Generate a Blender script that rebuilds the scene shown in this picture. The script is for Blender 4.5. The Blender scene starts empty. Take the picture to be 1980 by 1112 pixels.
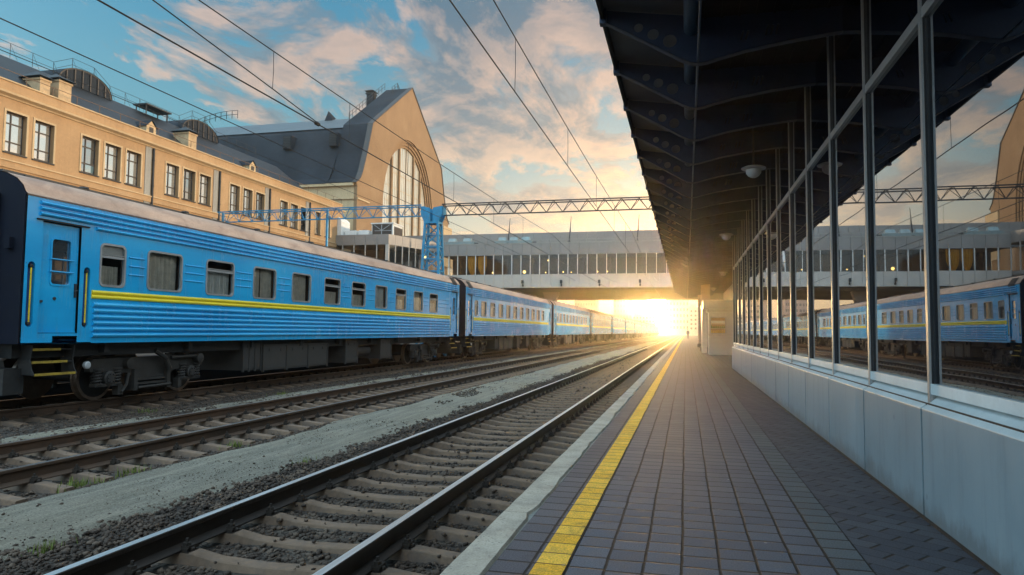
import bpy, bmesh, math, random
import numpy as np
from mathutils import Vector, Matrix
from mathutils.geometry import tessellate_polygon
random.seed(7); RNG = np.random.default_rng(11)
S = bpy.context.scene; COL = S.collection
R = math.radians; PI = math.pi

# ------------------------------------------------------------------ helpers
class MB:
    """collects shapes; build() links them as ONE mesh object"""
    def __init__(s): s.v = []; s.f = []; s.m = []; s.mi = 0
    def add(s, vs, fs):
        b = len(s.v); s.v += [tuple(p) for p in vs]
        for f in fs: s.f.append([i + b for i in f]); s.m.append(s.mi)
        return s
    def box(s, x0, x1, y0, y1, z0, z1):
        return s.add([(x0,y0,z0),(x1,y0,z0),(x1,y1,z0),(x0,y1,z0),(x0,y0,z1),(x1,y0,z1),(x1,y1,z1),(x0,y1,z1)],
                     [(0,3,2,1),(4,5,6,7),(0,1,5,4),(1,2,6,5),(2,3,7,6),(3,0,4,7)])
    def quad(s, a, b, c, d): return s.add([a,b,c,d], [(0,1,2,3)])
    def prism(s, poly, axis, a0, a1):
        """poly of 2-D points extruded along axis: y -> (x,z), x -> (y,z), z -> (x,y)"""
        def P(p, a): return {'y':(p[0],a,p[1]), 'x':(a,p[0],p[1]), 'z':(p[0],p[1],a)}[axis]
        n = len(poly); vs = [P(p,a0) for p in poly] + [P(p,a1) for p in poly]
        fs = [(i,(i+1)%n,n+(i+1)%n,n+i) for i in range(n)]
        for t in tessellate_polygon([[Vector((p[0],p[1],0)) for p in poly]]):
            fs.append(tuple(t)); fs.append(tuple(n+i for i in reversed(t)))
        return s.add(vs, fs)
    def plate(s, loops, axis, a0, a1):
        """polygon with holes, given thickness"""
        def P(p, a): return {'y':(p[0],a,p[1]), 'x':(a,p[0],p[1]), 'z':(p[0],p[1],a)}[axis]
        flat = [p for l in loops for p in l]; n = len(flat)
        vs = [P(p,a0) for p in flat] + [P(p,a1) for p in flat]; fs = []
        for t in tessellate_polygon([[Vector((p[0],p[1],0)) for p in l] for l in loops]):
            fs.append(tuple(t)); fs.append(tuple(n+i for i in reversed(t)))
        b = 0
        for l in loops:
            k = len(l)
            for i in range(k): fs.append((b+i, b+(i+1)%k, n+b+(i+1)%k, n+b+i))
            b += k
        return s.add(vs, fs)
    def strip(s, prof, axis, a0, a1, close=False):
        def P(p, a): return {'y':(p[0],a,p[1]), 'x':(a,p[0],p[1]), 'z':(p[0],p[1],a)}[axis]
        n = len(prof); vs = [P(p,a0) for p in prof] + [P(p,a1) for p in prof]
        k = n if close else n-1
        return s.add(vs, [(i,(i+1)%n,n+(i+1)%n,n+i) for i in range(k)])
    def tube(s, pts, r, n=8, cap=True):
        pts = [Vector(p) for p in pts]; rs = r if isinstance(r, (list,tuple)) else [r]*len(pts)
        rings = []
        for i, p in enumerate(pts):
            d = (pts[min(i+1,len(pts)-1)] - pts[max(i-1,0)]).normalized()
            a = Vector((0,0,1)) if abs(d.z) < .9 else Vector((1,0,0))
            u = d.cross(a).normalized(); w = d.cross(u)
            rings.append([p + (u*math.cos(2*PI*k/n) + w*math.sin(2*PI*k/n))*rs[i] for k in range(n)])
        vs = [q for g in rings for q in g]; fs = []
        for i in range(len(pts)-1):
            for k in range(n): fs.append((i*n+k, i*n+(k+1)%n, (i+1)*n+(k+1)%n, (i+1)*n+k))
        if cap: fs.append(tuple(range(n))); fs.append(tuple((len(pts)-1)*n+k for k in reversed(range(n))))
        return s.add(vs, fs)
    def bar(s, p, q, w=.05, h=None):
        """square bar from p to q"""
        p, q = Vector(p), Vector(q); h = h or w; d = (q-p).normalized()
        a = Vector((0,0,1)) if abs(d.z) < .9 else Vector((0,1,0))
        u = d.cross(a).normalized()*w/2; t = d.cross(u).normalized()*h/2
        vs = [c+i for c in (p,q) for i in (u+t,u-t,-u-t,-u+t)]
        return s.add(vs, [(0,1,2,3),(7,6,5,4),(0,4,5,1),(1,5,6,2),(2,6,7,3),(3,7,4,0)])
    def lathe(s, c, axis, prof, n=20):
        """prof: (offset along axis, radius)"""
        vs = []; fs = []
        for (a, r) in prof:
            for k in range(n):
                t = 2*PI*k/n; u, w = r*math.cos(t), r*math.sin(t)
                vs.append({'x':(c[0]+a,c[1]+u,c[2]+w),'y':(c[0]+u,c[1]+a,c[2]+w),'z':(c[0]+u,c[1]+w,c[2]+a)}[axis])
        for i in range(len(prof)-1):
            for k in range(n): fs.append((i*n+k,i*n+(k+1)%n,(i+1)*n+(k+1)%n,(i+1)*n+k))
        fs.append(tuple(range(n))); fs.append(tuple((len(prof)-1)*n+k for k in range(n)))
        return s.add(vs, fs)
    def build(s, name, mat, parent=None, smooth=False, bevel=0, origin=None):
        o0 = Vector(origin) if origin else Vector((0,0,0))
        p = parent
        while p is not None: o0 = o0 + p.location; p = p.parent
        me = bpy.data.meshes.new(name)
        me.from_pydata([(v[0]-o0.x, v[1]-o0.y, v[2]-o0.z) for v in s.v], [], s.f)
        mats = mat if isinstance(mat, (list,tuple)) else [mat]
        for m in mats: me.materials.append(m)
        if len(mats) > 1: me.polygons.foreach_set('material_index', s.m)
        bm = bmesh.new(); bm.from_mesh(me); bmesh.ops.recalc_face_normals(bm, faces=bm.faces); bm.to_mesh(me); bm.free()
        if smooth:
            me.polygons.foreach_set('use_smooth', [True]*len(me.polygons))
            if hasattr(me, 'set_sharp_from_angle'): me.set_sharp_from_angle(angle=R(40))
        o = bpy.data.objects.new(name, me); COL.objects.link(o)
        if parent: o.parent = parent
        if origin: o.location = Vector(origin)
        if bevel:
            b = o.modifiers.new('bevel','BEVEL'); b.width = bevel; b.segments = 2; b.limit_method = 'ANGLE'
        return o

def tag(o, label=None, cat=None, group=None, kind=None):
    for k, v in (('label',label),('category',cat),('group',group),('kind',kind)):
        if v: o[k] = v
    return o
def thing(name, label, cat, loc=(0,0,0), group=None):
    o = bpy.data.objects.new(name, None); o.empty_display_size = .3; COL.objects.link(o); o.location = loc
    bpy.context.view_layer.update if False else None
    return tag(o, label, cat, group)
def copy_tree(o, parent=None):
    c = o.copy(); COL.objects.link(c); c.parent = parent
    for ch in list(KIDS.get(o.name, [])) or list(o.children):
        copy_tree(ch, c)
    return c
KIDS = {}
def rrect(y0, y1, z0, z1, r, k=5):
    out = []
    for cy, cz, a in ((y1-r,z1-r,0),(y0+r,z1-r,90),(y0+r,z0+r,180),(y1-r,z0+r,270)):
        for i in range(k+1):
            t = R(a+90*i/k); out.append((cy+r*math.cos(t), cz+r*math.sin(t)))
    return out
def holed_panel(mb, x, y0, y1, z0, z1, hole, r, depth, k=5):
    """flat panel in plane x with a rounded opening and its reveal"""
    inn = rrect(*hole, r, k); cor = [(y1,z1),(y0,z1),(y0,z0),(y1,z0)]; n = len(inn)
    vs = [(x,p[0],p[1]) for p in inn] + [(x,c[0],c[1]) for c in cor] + [(x-depth,p[0],p[1]) for p in inn]
    fs = []
    for q in range(4):
        for i in range(k): a = q*(k+1)+i; fs.append((a,a+1,n+q))
        a = q*(k+1)+k; b = (a+1) % n; fs.append((a,b,n+(q+1)%4,n+q))
    for i in range(n): fs.append((i,(i+1)%n,n+4+(i+1)%n,n+4+i))
    mb.add(vs, fs)
def ring(mb, x0, x1, a, ra, b, rb, k=5):
    """rounded frame: outer loop a, inner loop b, from x0 to x1"""
    A = rrect(*a, ra, k); B = rrect(*b, rb, k); n = len(A)
    vs = [(x,p[0],p[1]) for x in (x0,x1) for L in (A,B) for p in L]
    fs = []
    for i in range(n):
        j = (i+1) % n
        fs += [(2*n+i,2*n+j,3*n+j,3*n+i),(i,j,2*n+j,2*n+i),(n+i,n+j,3*n+j,3*n+i)]
    mb.add(vs, fs)

# ------------------------------------------------------------------ materials
def nm(name):
    m = bpy.data.materials.new(name); m.use_nodes = True
    nt = m.node_tree; nt.nodes.clear(); return m, nt
class N:
    def __init__(s, nt): s.nt = nt
    def n(s, t, **kw):
        o = s.nt.nodes.new(t)
        for k, v in kw.items(): setattr(o, k, v)
        return o
    def l(s, a, b): s.nt.links.new(a, b)
    def put(s, sock, v):
        if hasattr(v, 'is_linked') or hasattr(v, 'links'): s.l(v, sock)
        else: sock.default_value = v
    def math(s, op, a, b=0., c=0., clamp=False):
        o = s.n('ShaderNodeMath', operation=op, use_clamp=clamp)
        for i, v in enumerate((a,b,c)): s.put(o.inputs[i], v)
        return o.outputs[0]
    def noise(s, vec, scale, detail=4, rough=.55, dist=0.):
        o = s.n('ShaderNodeTexNoise'); s.l(vec, o.inputs['Vector'])
        o.inputs['Scale'].default_value = scale; o.inputs['Detail'].default_value = detail
        o.inputs['Roughness'].default_value = rough; o.inputs['Distortion'].default_value = dist
        return o.outputs[0]
    def ramp(s, f, stops):
        o = s.n('ShaderNodeValToRGB'); s.l(f, o.inputs[0]); e = o.color_ramp.elements
        while len(e) < len(stops): e.new(.5)
        for i, (p, c) in enumerate(stops):
            e[i].position = p; e[i].color = (c if len(c) == 4 else (*c,1)) if isinstance(c,(tuple,list)) else (c,c,c,1)
        return o.outputs[0]
    def mix(s, f, a, b, blend='MIX'):
        o = s.n('ShaderNodeMix', data_type='RGBA', blend_type=blend)
        s.put(o.inputs[0], f)
        for i, v in ((6,a),(7,b)):
            if isinstance(v, (tuple,list)): v = (*v,1) if len(v) == 3 else v
            s.put(o.inputs[i], v)
        return o.outputs[2]
    def vmul(s, vec, v):
        o = s.n('ShaderNodeVectorMath', operation='MULTIPLY'); s.l(vec, o.inputs[0]); o.inputs[1].default_value = v
        return o.outputs[0]
    def bsdf(s, color, rough=.6, metal=0., bump=None, bstr=.3, bdist=.01, spec=.5, coat=0.):
        b = s.n('ShaderNodeBsdfPrincipled'); out = s.n('ShaderNodeOutputMaterial')
        if isinstance(color,(tuple,list)): color = (*color,1) if len(color)==3 else color
        s.put(b.inputs['Base Color'], color); s.put(b.inputs['Roughness'], rough); s.put(b.inputs['Metallic'], metal)
        b.inputs['Specular IOR Level'].default_value = spec; b.inputs['Coat Weight'].default_value = coat
        if bump is not None:
            k = s.n('ShaderNodeBump'); k.inputs['Strength'].default_value = bstr; k.inputs['Distance'].default_value = bdist
            s.l(bump, k.inputs['Height']); s.l(k.outputs[0], b.inputs['Normal'])
        s.l(b.outputs[0], out.inputs[0]); return b
    def co(s): return s.n('ShaderNodeTexCoord').outputs['Object']

def pm(name, col, rough=.6, metal=0., var=.25, scale=3., fine=40., bump=.15, bdist=.005, spec=.5, coat=0., stretch=(1,1,1), dirt=None, damt=.4):
    """paint/stone with cloudy tone variation, fine grain, optional dirt colour in patches"""
    m, nt = nm(name); g = N(nt); c = g.vmul(g.co(), stretch)
    big = g.noise(c, scale, 5, .6); small = g.noise(c, fine, 3, .6)
    lo = tuple(x*(1-var) for x in col); hi = tuple(min(1,x*(1+var*.8)) for x in col)
    k = g.ramp(big, [(.3,lo),(.7,hi)])
    k = g.mix(.25*min(1,var*3), k, g.ramp(small, [(.35,tuple(x*.6 for x in col)),(.65,tuple(min(1,x*1.25) for x in col))]))
    if dirt:
        d = g.noise(c, scale*1.9, 6, .7, .6); k = g.mix(g.math('MULTIPLY', g.ramp(d,[(.48,0.),(.68,1.)]), damt), k, dirt)
    rr = g.math('ADD', g.math('MULTIPLY', g.math('SUBTRACT', big, .5), .35), rough, clamp=True)
    g.bsdf(k, rr, metal, small if bump else None, bump, bdist, spec, coat)
    return m
M = {}
def train_paint():
    m, nt = nm('train_blue'); g = N(nt); co = g.co()
    big = g.noise(g.vmul(co,(1,.3,1)), 1.1, 5, .6); sx = g.n('ShaderNodeSeparateXYZ'); g.l(co, sx.inputs[0])
    k = g.ramp(big, [(.3,(.010,.31,.64)),(.55,(.014,.38,.73)),(.75,(.030,.43,.76))])
    st = g.noise(g.vmul(co,(1,9,.35)), 1., 6, .7); pt = g.noise(g.vmul(co,(1,.6,1.2)), 1.4, 4, .6)
    d = g.math('MULTIPLY', g.ramp(st,[(.48,0.),(.7,1.)]), g.ramp(pt,[(.42,0.),(.62,1.)]))
    k = g.mix(g.math('MULTIPLY', d, .42), k, (.05,.10,.17))
    sp = g.noise(co, 26, 4, .75); k = g.mix(g.math('MULTIPLY', g.ramp(sp,[(.62,0.),(.72,1.)]), .35), k, (.09,.13,.17))
    br = g.noise(g.vmul(co,(1,3,9)), 1.6, 5, .75); low = g.ramp(g.math('ADD', sx.outputs[2], g.math('MULTIPLY', br, .5)), [(.0,0.),(1.,0.)])
    rust = g.noise(g.vmul(co,(1,2.2,2.2)), 2.4, 6, .75); k = g.mix(g.math('MULTIPLY', g.ramp(rust,[(.66,0.),(.72,1.)]), .45), k, (.16,.09,.05))
    dent = g.noise(g.vmul(co,(1,.5,.8)), 1.7, 2, .4)
    g.bsdf(k, g.math('ADD', g.math('MULTIPLY', d, .25), .22, clamp=True), 0, g.math('ADD', g.math('MULTIPLY', dent, .22), g.math('MULTIPLY', sp, .03)), .35, .02, .5, .45); return m
M['blue'] = train_paint()
M['blue_dark'] = pm('train_recess_blue', (.012,.07,.24), .45, 0, .2, 3)
M['navy'] = pm('end_wall_navy', (.004,.006,.014), .8, 0, .3, 2, spec=.15)
M['yellow'] = pm('train_yellow', (.80,.62,.015), .35, 0, .08, 2, 60, .03, .002, .5, .2, (1,.3,1), (.45,.33,.03), .35)
M['steelyellow'] = pm('grab_yellow', (.85,.60,.03), .4, 0, .15, 5, dirt=(.2,.13,.03), damt=.6)
M['roof_train'] = pm('train_roof', (.33,.235,.18), .5, 0, .32, 1.1, 40, .12, .004, .4, 0, (1,.6,1), (.17,.11,.085), .75)
M['alu'] = pm('aluminium', (.34,.35,.36), .42, .5, .12, 3)
M['alu_dark'] = pm('dark_aluminium', (.035,.037,.042), .5, 0, .2, 3, spec=.25)
M['black'] = pm('underframe_black', (.011,.011,.012), .7, 0, .4, 4, 30, .3, .01, dirt=(.03,.026,.022), damt=.6)
M['bogie'] = pm('bogie_grey', (.042,.039,.037), .6, .2, .4, 6, 40, .3, .01, dirt=(.035,.028,.022), damt=.7)
M['equip'] = pm('equipment_grey', (.038,.036,.035), .65, .1, .3, 3, 40, .2, .008, dirt=(.05,.04,.033), damt=.6)
M['rim'] = pm('wheel_rim', (.20,.15,.12), .4, .7, .3, 6)
M['curtain_w'] = pm('curtain_white', (.80,.80,.76), .85, 0, .15, 6)
M['curtain_b'] = pm('curtain_beige', (.74,.68,.58), .85, 0, .25, 6)
M['interior'] = pm('coach_interior', (.03,.028,.026), .8, 0, .3, 2)
M['silver'] = pm('silver_paint', (.42,.44,.46), .5, .3, .1, 6)

def glass(name, refl=.35, tint=(.55,.6,.62), rough=.02, wob=.0):
    m, nt = nm(name); g = N(nt)
    t = g.n('ShaderNodeBsdfTransparent'); t.inputs[0].default_value = (*tint,1)
    s = g.n('ShaderNodeBsdfGlossy'); s.inputs['Roughness'].default_value = rough; s.inputs[0].default_value = (.95,.97,1,1)
    lw = g.n('ShaderNodeLayerWeight'); lw.inputs[0].default_value = refl
    f = g.math('MULTIPLY_ADD', lw.outputs['Fresnel'], .9, .04, clamp=True)
    if wob:
        b = g.n('ShaderNodeBump'); b.inputs['Strength'].default_value = wob; b.inputs['Distance'].default_value = .02
        g.l(g.noise(g.co(), .7, 1, .4), b.inputs['Height']); g.l(b.outputs[0], s.inputs['Normal'])
    mx = g.n('ShaderNodeMixShader'); g.l(f, mx.inputs[0]); g.l(t.outputs[0], mx.inputs[1]); g.l(s.outputs[0], mx.inputs[2])
    o = g.n('ShaderNodeOutputMaterial'); g.l(mx.outputs[0], o.inputs[0]); return m
def mirror_glass(name, base, f0, rough=.015, wob=.03, pw=2.5):
    """coated glazing: opaque body colour under a strong mirror"""
    m, nt = nm(name); g = N(nt)
    d = g.n('ShaderNodeBsdfDiffuse'); d.inputs[0].default_value = (*base,1)
    s = g.n('ShaderNodeBsdfGlossy'); s.inputs['Roughness'].default_value = rough; s.inputs[0].default_value = (.93,.96,1,1)
    lw = g.n('ShaderNodeLayerWeight'); lw.inputs[0].default_value = .5
    f = g.math('MULTIPLY_ADD', g.math('POWER', lw.outputs['Facing'], pw), 1-f0, f0, clamp=True)
    if wob:
        b = g.n('ShaderNodeBump'); b.inputs['Strength'].default_value = wob; b.inputs['Distance'].default_value = .02
        g.l(g.noise(g.co(), .9, 1, .4), b.inputs['Height']); g.l(b.outputs[0], s.inputs['Normal'])
    sm = g.noise(g.vmul(g.n('ShaderNodeNewGeometry').outputs['Position'],(1,1,.5)), 2.2, 5, .7, .6); g.l(g.ramp(sm,[(.5,rough*.6),(.8,rough+.012)]), s.inputs['Roughness'])
    mx = g.n('ShaderNodeMixShader'); g.l(f, mx.inputs[0]); g.l(d.outputs[0], mx.inputs[1]); g.l(s.outputs[0], mx.inputs[2])
    o = g.n('ShaderNodeOutputMaterial'); g.l(mx.outputs[0], o.inputs[0]); return m
M['glass'] = glass('coach_glass', .36, (.90,.92,.92))
M['glass_pav'] = mirror_glass('pavilion_glass', (.004,.005,.008), .22, wob=.06, pw=3.)
M['glass_win'] = mirror_glass('station_glass', (.34,.33,.31), .6, .03, .0)  # pale body colour paints in the bright sky mirrored by the panes
M['glass_win2'] = mirror_glass('station_glass_dark', (.06,.065,.07), .45, .03, .0)
M['glass_win3'] = mirror_glass('station_glass_blue', (.12,.22,.26), .4, .03, .0)
M['glass_arch'] = mirror_glass('arch_glass', (.72,.68,.58), .22, .12, .1)  # cream body colour stands in for the sunlit sky reflected in the arch
M['glass_bridge'] = glass('bridge_glass', .26, (.55,.58,.60), .03)

def plaster(name, a, b, c, scale=.35):
    m, nt = nm(name); g = N(nt); co = g.co()
    big = g.noise(co, scale, 6, .65, .3); sm = g.noise(co, 5, 5, .7); grain = g.noise(co, 22, 3, .7)
    k = g.ramp(big, [(.3,a),(.55,b),(.75,c)])
    k = g.mix(.35, k, g.ramp(sm, [(.3,tuple(x*.72 for x in b)),(.7,tuple(min(1,x*1.18) for x in b))]))
    st = g.noise(g.vmul(co, (3,3,.25)), 1.2, 5, .7)      # rain streaks
    k = g.mix(g.math('MULTIPLY', g.ramp(st,[(.5,0.),(.75,1.)]), .35), k, tuple(x*.55 for x in b))
    g.bsdf(k, .85, 0, grain, .25, .02, .3); return m
M['plaster'] = plaster('station_plaster', (.31,.185,.095), (.43,.268,.140), (.52,.345,.20))
M['gable'] = plaster('gable_render', (.225,.135,.072), (.295,.182,.098), (.37,.25,.145), .2)
M['trim'] = plaster('pale_trim', (.46,.32,.18), (.54,.39,.23), (.60,.46,.29))
M['grey_render'] = plaster('grey_render', (.24,.23,.21), (.31,.29,.26), (.36,.34,.3))
M['slate'] = None
def slate(name, a, b, su=(6,6,3.5)):
    m, nt = nm(name); g = N(nt); co = g.co()
    br = g.n('ShaderNodeTexBrick'); br.offset = .5
    sx = g.n('ShaderNodeSeparateXYZ'); g.l(co, sx.inputs[0]); cb = g.n('ShaderNodeCombineXYZ')
    g.l(g.math('ADD', sx.outputs[0], sx.outputs[1]), cb.inputs[0]); g.l(sx.outputs[2], cb.inputs[1])
    g.l(cb.outputs[0], br.inputs['Vector']); br.inputs['Scale'].default_value = 1.
    br.inputs['Brick Width'].default_value = .5; br.inputs['Row Height'].default_value = .32; br.inputs['Mortar Size'].default_value = .02
    br.inputs['Color1'].default_value = (*a,1); br.inputs['Color2'].default_value = (*b,1); br.inputs['Mortar'].default_value = (*[x*.5 for x in a],1)
    big = g.noise(co, .3, 5, .6); k = g.mix(.6, br.outputs[0], g.ramp(big,[(.3,tuple(x*.6 for x in a)),(.7,tuple(x*1.3 for x in b))]))
    g.bsdf(k, .8, 0, br.outputs['Fac'], .4, .02, .15); return m
M['slate'] = slate('slate_roof', (.018,.021,.028), (.028,.032,.040))
def seam_roof(name, col, axis=0, pitch=.6):
    m, nt = nm(name); g = N(nt); co = g.co(); sx = g.n('ShaderNodeSeparateXYZ'); g.l(co, sx.inputs[0])
    fr = g.math('FRACT', g.math('DIVIDE', sx.outputs[axis], pitch))
    s = g.ramp(fr, [(.0,1.),(.07,0.),(.93,0.),(1.,1.)])
    k = g.mix(g.math('MULTIPLY', s, .6), g.ramp(g.noise(co,.5,5,.65),[(.3,tuple(x*.7 for x in col)),(.7,tuple(x*1.2 for x in col))]), tuple(x*.4 for x in col))
    g.bsdf(k, .42, .25, s, .5, .03); return m
M['sheet'] = seam_roof('sheet_metal_roof', (.13,.135,.14))
M['sheet_wing'] = seam_roof('wing_sheet_roof', (.022,.021,.022), 1, .55)
M['iron'] = pm('dark_iron', (.03,.03,.032), .6, .3, .3, 5)
M['railing'] = pm('rusty_railing', (.16,.09,.05), .7, .2, .4, 5)
M['brick_ch'] = pm('chimney_render', (.48,.33,.19), .85, 0, .35, 2, 14, .4, .02)
M['frame_dark'] = pm('window_frame_brown', (.045,.032,.026), .55, 0, .3, 4)
M['panel'] = pm('grey_panel', (.25,.222,.205), .5, .1, .12, .5, 30, .04, .003, .5, 0, (1,1,1), (.18,.16,.145), .35)
M['panel_light'] = pm('light_panel', (.44,.40,.36), .45, .1, .1, .5, 30, .04, .003, .5, 0, (1,1,1), (.36,.325,.295), .3)
M['soffit'] = pm('bridge_soffit', (.10,.10,.105), .7, 0, .25, .4)
M['rooftop'] = pm('rooftop_unit_teal', (.22,.27,.27), .55, .2, .25, 2)
M['white'] = pm('white_paint', (.72,.71,.69), .5, 0, .08, 2, dirt=(.5,.47,.43), damt=.3)
M['mast'] = pm('mast_blue', (.006,.19,.36), .45, .1, .25, 3, 40, .1, .004, dirt=(.05,.09,.13), damt=.5)
M['wire'] = pm('wire_dark', (.02,.018,.017), .5, .5, .2, 5)
M['canopy_blue'] = pm('canopy_blue_steel', (.006,.020,.055), .5, .1, .25, 3)
M['canopy_tube'] = pm('canopy_tube_blue', (.010,.045,.09), .4, .1, .25, 3)
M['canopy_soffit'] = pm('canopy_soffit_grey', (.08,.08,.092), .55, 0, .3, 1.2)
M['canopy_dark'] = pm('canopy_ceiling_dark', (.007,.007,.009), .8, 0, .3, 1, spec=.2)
M['cap'] = pm('plinth_cap_metal', (.58,.65,.67), .4, 0, .1, 1.5, 25, .05, .003, dirt=(.42,.47,.48), damt=.4)
M['step_yellow'] = pm('step_yellow', (.36,.24,.025), .6, 0, .35, 6, dirt=(.08,.06,.03), damt=.6)
M['lamp_glass'] = pm('opal_lamp', (.42,.42,.43), .3, 0, .04, 3)
def plinth_mat():
    m, nt = nm('plinth_metal'); g = N(nt); co = g.n('ShaderNodeNewGeometry').outputs['Position']; sx = g.n('ShaderNodeSeparateXYZ'); g.l(co, sx.inputs[0])
    big = g.noise(co, 1.0, 5, .65, .3); sm = g.noise(co, 28, 3, .6)
    wn = g.n('ShaderNodeTexWhiteNoise', noise_dimensions='1D'); g.l(g.math('FLOOR', g.math('DIVIDE', g.math('ADD', sx.outputs[1], 7.), 1.5)), wn.inputs['W'])
    k = g.ramp(big, [(.3,(.175,.235,.270)),(.55,(.215,.285,.325)),(.75,(.25,.32,.355))])
    k = g.mix(g.math('MULTIPLY', wn.outputs['Value'], .25), k, (.17,.22,.245))
    st = g.noise(g.vmul(co,(1,5,.5)), 1.4, 6, .7); k = g.mix(g.math('MULTIPLY', g.ramp(st,[(.5,0.),(.68,1.)]), .38), k, (.11,.15,.17))
    sc = g.noise(g.vmul(co,(1,1.2,7)), 3.5, 5, .8, 1.2); k = g.mix(g.math('MULTIPLY', g.ramp(sc,[(.66,0.),(.70,1.)]), .4), k, (.07,.09,.10))
    sp = g.n('ShaderNodeTexVoronoi'); g.l(co, sp.inputs['Vector']); sp.inputs['Scale'].default_value = 3.1
    k = g.mix(g.math('MULTIPLY', g.math('LESS_THAN', sp.outputs['Distance'], .07), .3), k, (.07,.085,.095))
    n3 = g.noise(g.vmul(co,(1,1,.6)), 5, 6, .75); e = g.math('ADD', g.math('MULTIPLY', sx.outputs[2], -5.), g.math('MULTIPLY', n3, 2.2))
    k = g.mix(g.math('MULTIPLY', g.ramp(e,[(.25,0.),(.8,1.)]), .5), k, (.075,.075,.07))
    g.bsdf(k, g.math('ADD', g.math('MULTIPLY', big, .3), .28), 0, g.math('ADD', g.math('MULTIPLY', big, .8), g.math('MULTIPLY', sm, .06)), .35, .02, .5); return m
M['plinth'] = plinth_mat()
M['orange'] = pm('orange_drape', (.90,.36,.02), .8, 0, .25, 2)
M['asphalt'] = pm('dark_ground', (.07,.065,.06), .9, 0, .4, .2, 3, .4, .05)
M['concrete'] = pm('sleeper_concrete', (.165,.108,.074), .9, 0, .5, 3, 30, .45, .008, .3, 0, (1,1,1), (.10,.08,.07), .75)
M['fastener'] = pm('fastener_iron', (.035,.027,.022), .7, .3, .5, 12, 60, .5, .01)
M['goods'] = pm('goods_green', (.16,.26,.05), .6, 0, .8, 14)
M['goods_y'] = pm('goods_yellow', (.60,.42,.05), .6, 0, .5, 14)
M['skin'] = pm('skin', (.5,.32,.24), .6, 0, .05); M['coat'] = pm('dark_coat', (.04,.04,.06), .8, 0, .2); M['hair'] = pm('hair', (.03,.02,.015), .7, 0, .2)
M['tower1'] = pm('tower_brick', (.42,.27,.22), .8, 0, .2, .2); M['tower2'] = pm('tower_white', (.6,.55,.48), .8, 0, .15, .2)
M['grass'] = pm('grass_blades', (.12,.15,.02), .7, 0, .5, 6)
def emit(name, col, s):
    m, nt = nm(name); g = N(nt); e = g.n('ShaderNodeEmission'); e.inputs[0].default_value = (*col,1); e.inputs[1].default_value = s
    o = g.n('ShaderNodeOutputMaterial'); g.l(e.outputs[0], o.inputs[0]); return m
M['lamp_on'] = emit('lit_lamp', (1,.62,.16), 6.)

def rail_top():
    m, nt = nm('rail_polished'); g = N(nt); c = g.vmul(g.co(), (60,.6,1))
    s = g.noise(c, 1.5, 4, .6); g.bsdf(g.ramp(s,[(.3,(.62,.60,.58)),(.7,(.80,.78,.76))]), g.ramp(s,[(.3,.36),(.7,.52)]), 1.); return m
M['rail_top'] = rail_top()
M['rail_top_dull'] = pm('rail_dull', (.30,.25,.22), .36, .85, .25, 4, stretch=(4,.3,1))
M['rail_side'] = pm('rail_rust', (.070,.042,.027), .7, .2, .4, 4, 50, .4, .004, stretch=(1,.5,1), dirt=(.11,.055,.028), damt=.5)
M['rail_side_near'] = pm('rail_dark', (.026,.019,.015), .55, .3, .4, 4, 50, .3, .004, stretch=(1,.5,1), dirt=(.05,.035,.028), damt=.5)

def stones_mat(name, cols):
    m, nt = nm(name); g = N(nt); co = g.co()
    v = g.n('ShaderNodeTexVoronoi'); g.l(co, v.inputs['Vector']); v.inputs['Scale'].default_value = 9
    k = g.ramp(v.outputs['Color'], [(.15,cols[0]),(.5,cols[1]),(.85,cols[2])])
    k = g.mix(.3, k, g.ramp(g.noise(co, 90, 3, .7), [(.3,tuple(x*.5 for x in cols[1])),(.7,tuple(x*1.5 for x in cols[1]))]))
    g.bsdf(k, .85, 0, g.noise(co, 70, 4, .7), .5, .01, .3); return m
M['stone'] = stones_mat('ballast_stone', ((.024,.018,.015),(.060,.041,.031),(.13,.092,.068)))
def ballast_mat():
    m, nt = nm('ballast_bed'); g = N(nt); co = g.co()
    v = g.n('ShaderNodeTexVoronoi'); g.l(co, v.inputs['Vector']); v.inputs['Scale'].default_value = 17
    big = g.noise(co, .6, 5, .65)
    k = g.ramp(v.outputs['Color'], [(.2,(.03,.025,.022)),(.55,(.065,.048,.039)),(.85,(.12,.092,.074))])
    k = g.mix(g.math('MULTIPLY', g.ramp(v.outputs['Distance'],[(.2,0.),(.75,1.)]), .7), k, (.015,.013,.012))
    k = g.mix(g.math('MULTIPLY', g.ramp(big,[(.45,0.),(.7,1.)]), .45), k, (.115,.09,.068))
    g.bsdf(k, .9, 0, g.math('MULTIPLY', v.outputs['Distance'], -1.), .9, .035, .25); return m
M['ballast'] = ballast_mat()
def sand_mat():
    m, nt = nm('gravel_path'); g = N(nt); co = g.co(); st = g.vmul(co, (3.2,.35,1))
    a = g.noise(st, 2.2, 6, .65, .4); b = g.noise(co, 55, 4, .75); c = g.noise(co, .5, 4, .6)
    k = g.ramp(a, [(.34,(.10,.09,.068)),(.5,(.205,.185,.145)),(.66,(.36,.32,.25))])
    k = g.mix(.55, k, g.ramp(b, [(.36,(.05,.047,.04)),(.64,(.40,.37,.31))]))
    k = g.mix(g.math('MULTIPLY', g.ramp(c,[(.4,0.),(.65,1.)]), .4), k, (.30,.25,.18))
    h = g.math('ADD', g.math('MULTIPLY', a, .9), g.math('MULTIPLY', b, .7))
    g.bsdf(k, .95, 0, h, 1., .05, .15); return m
M['sand'] = sand_mat()

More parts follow.
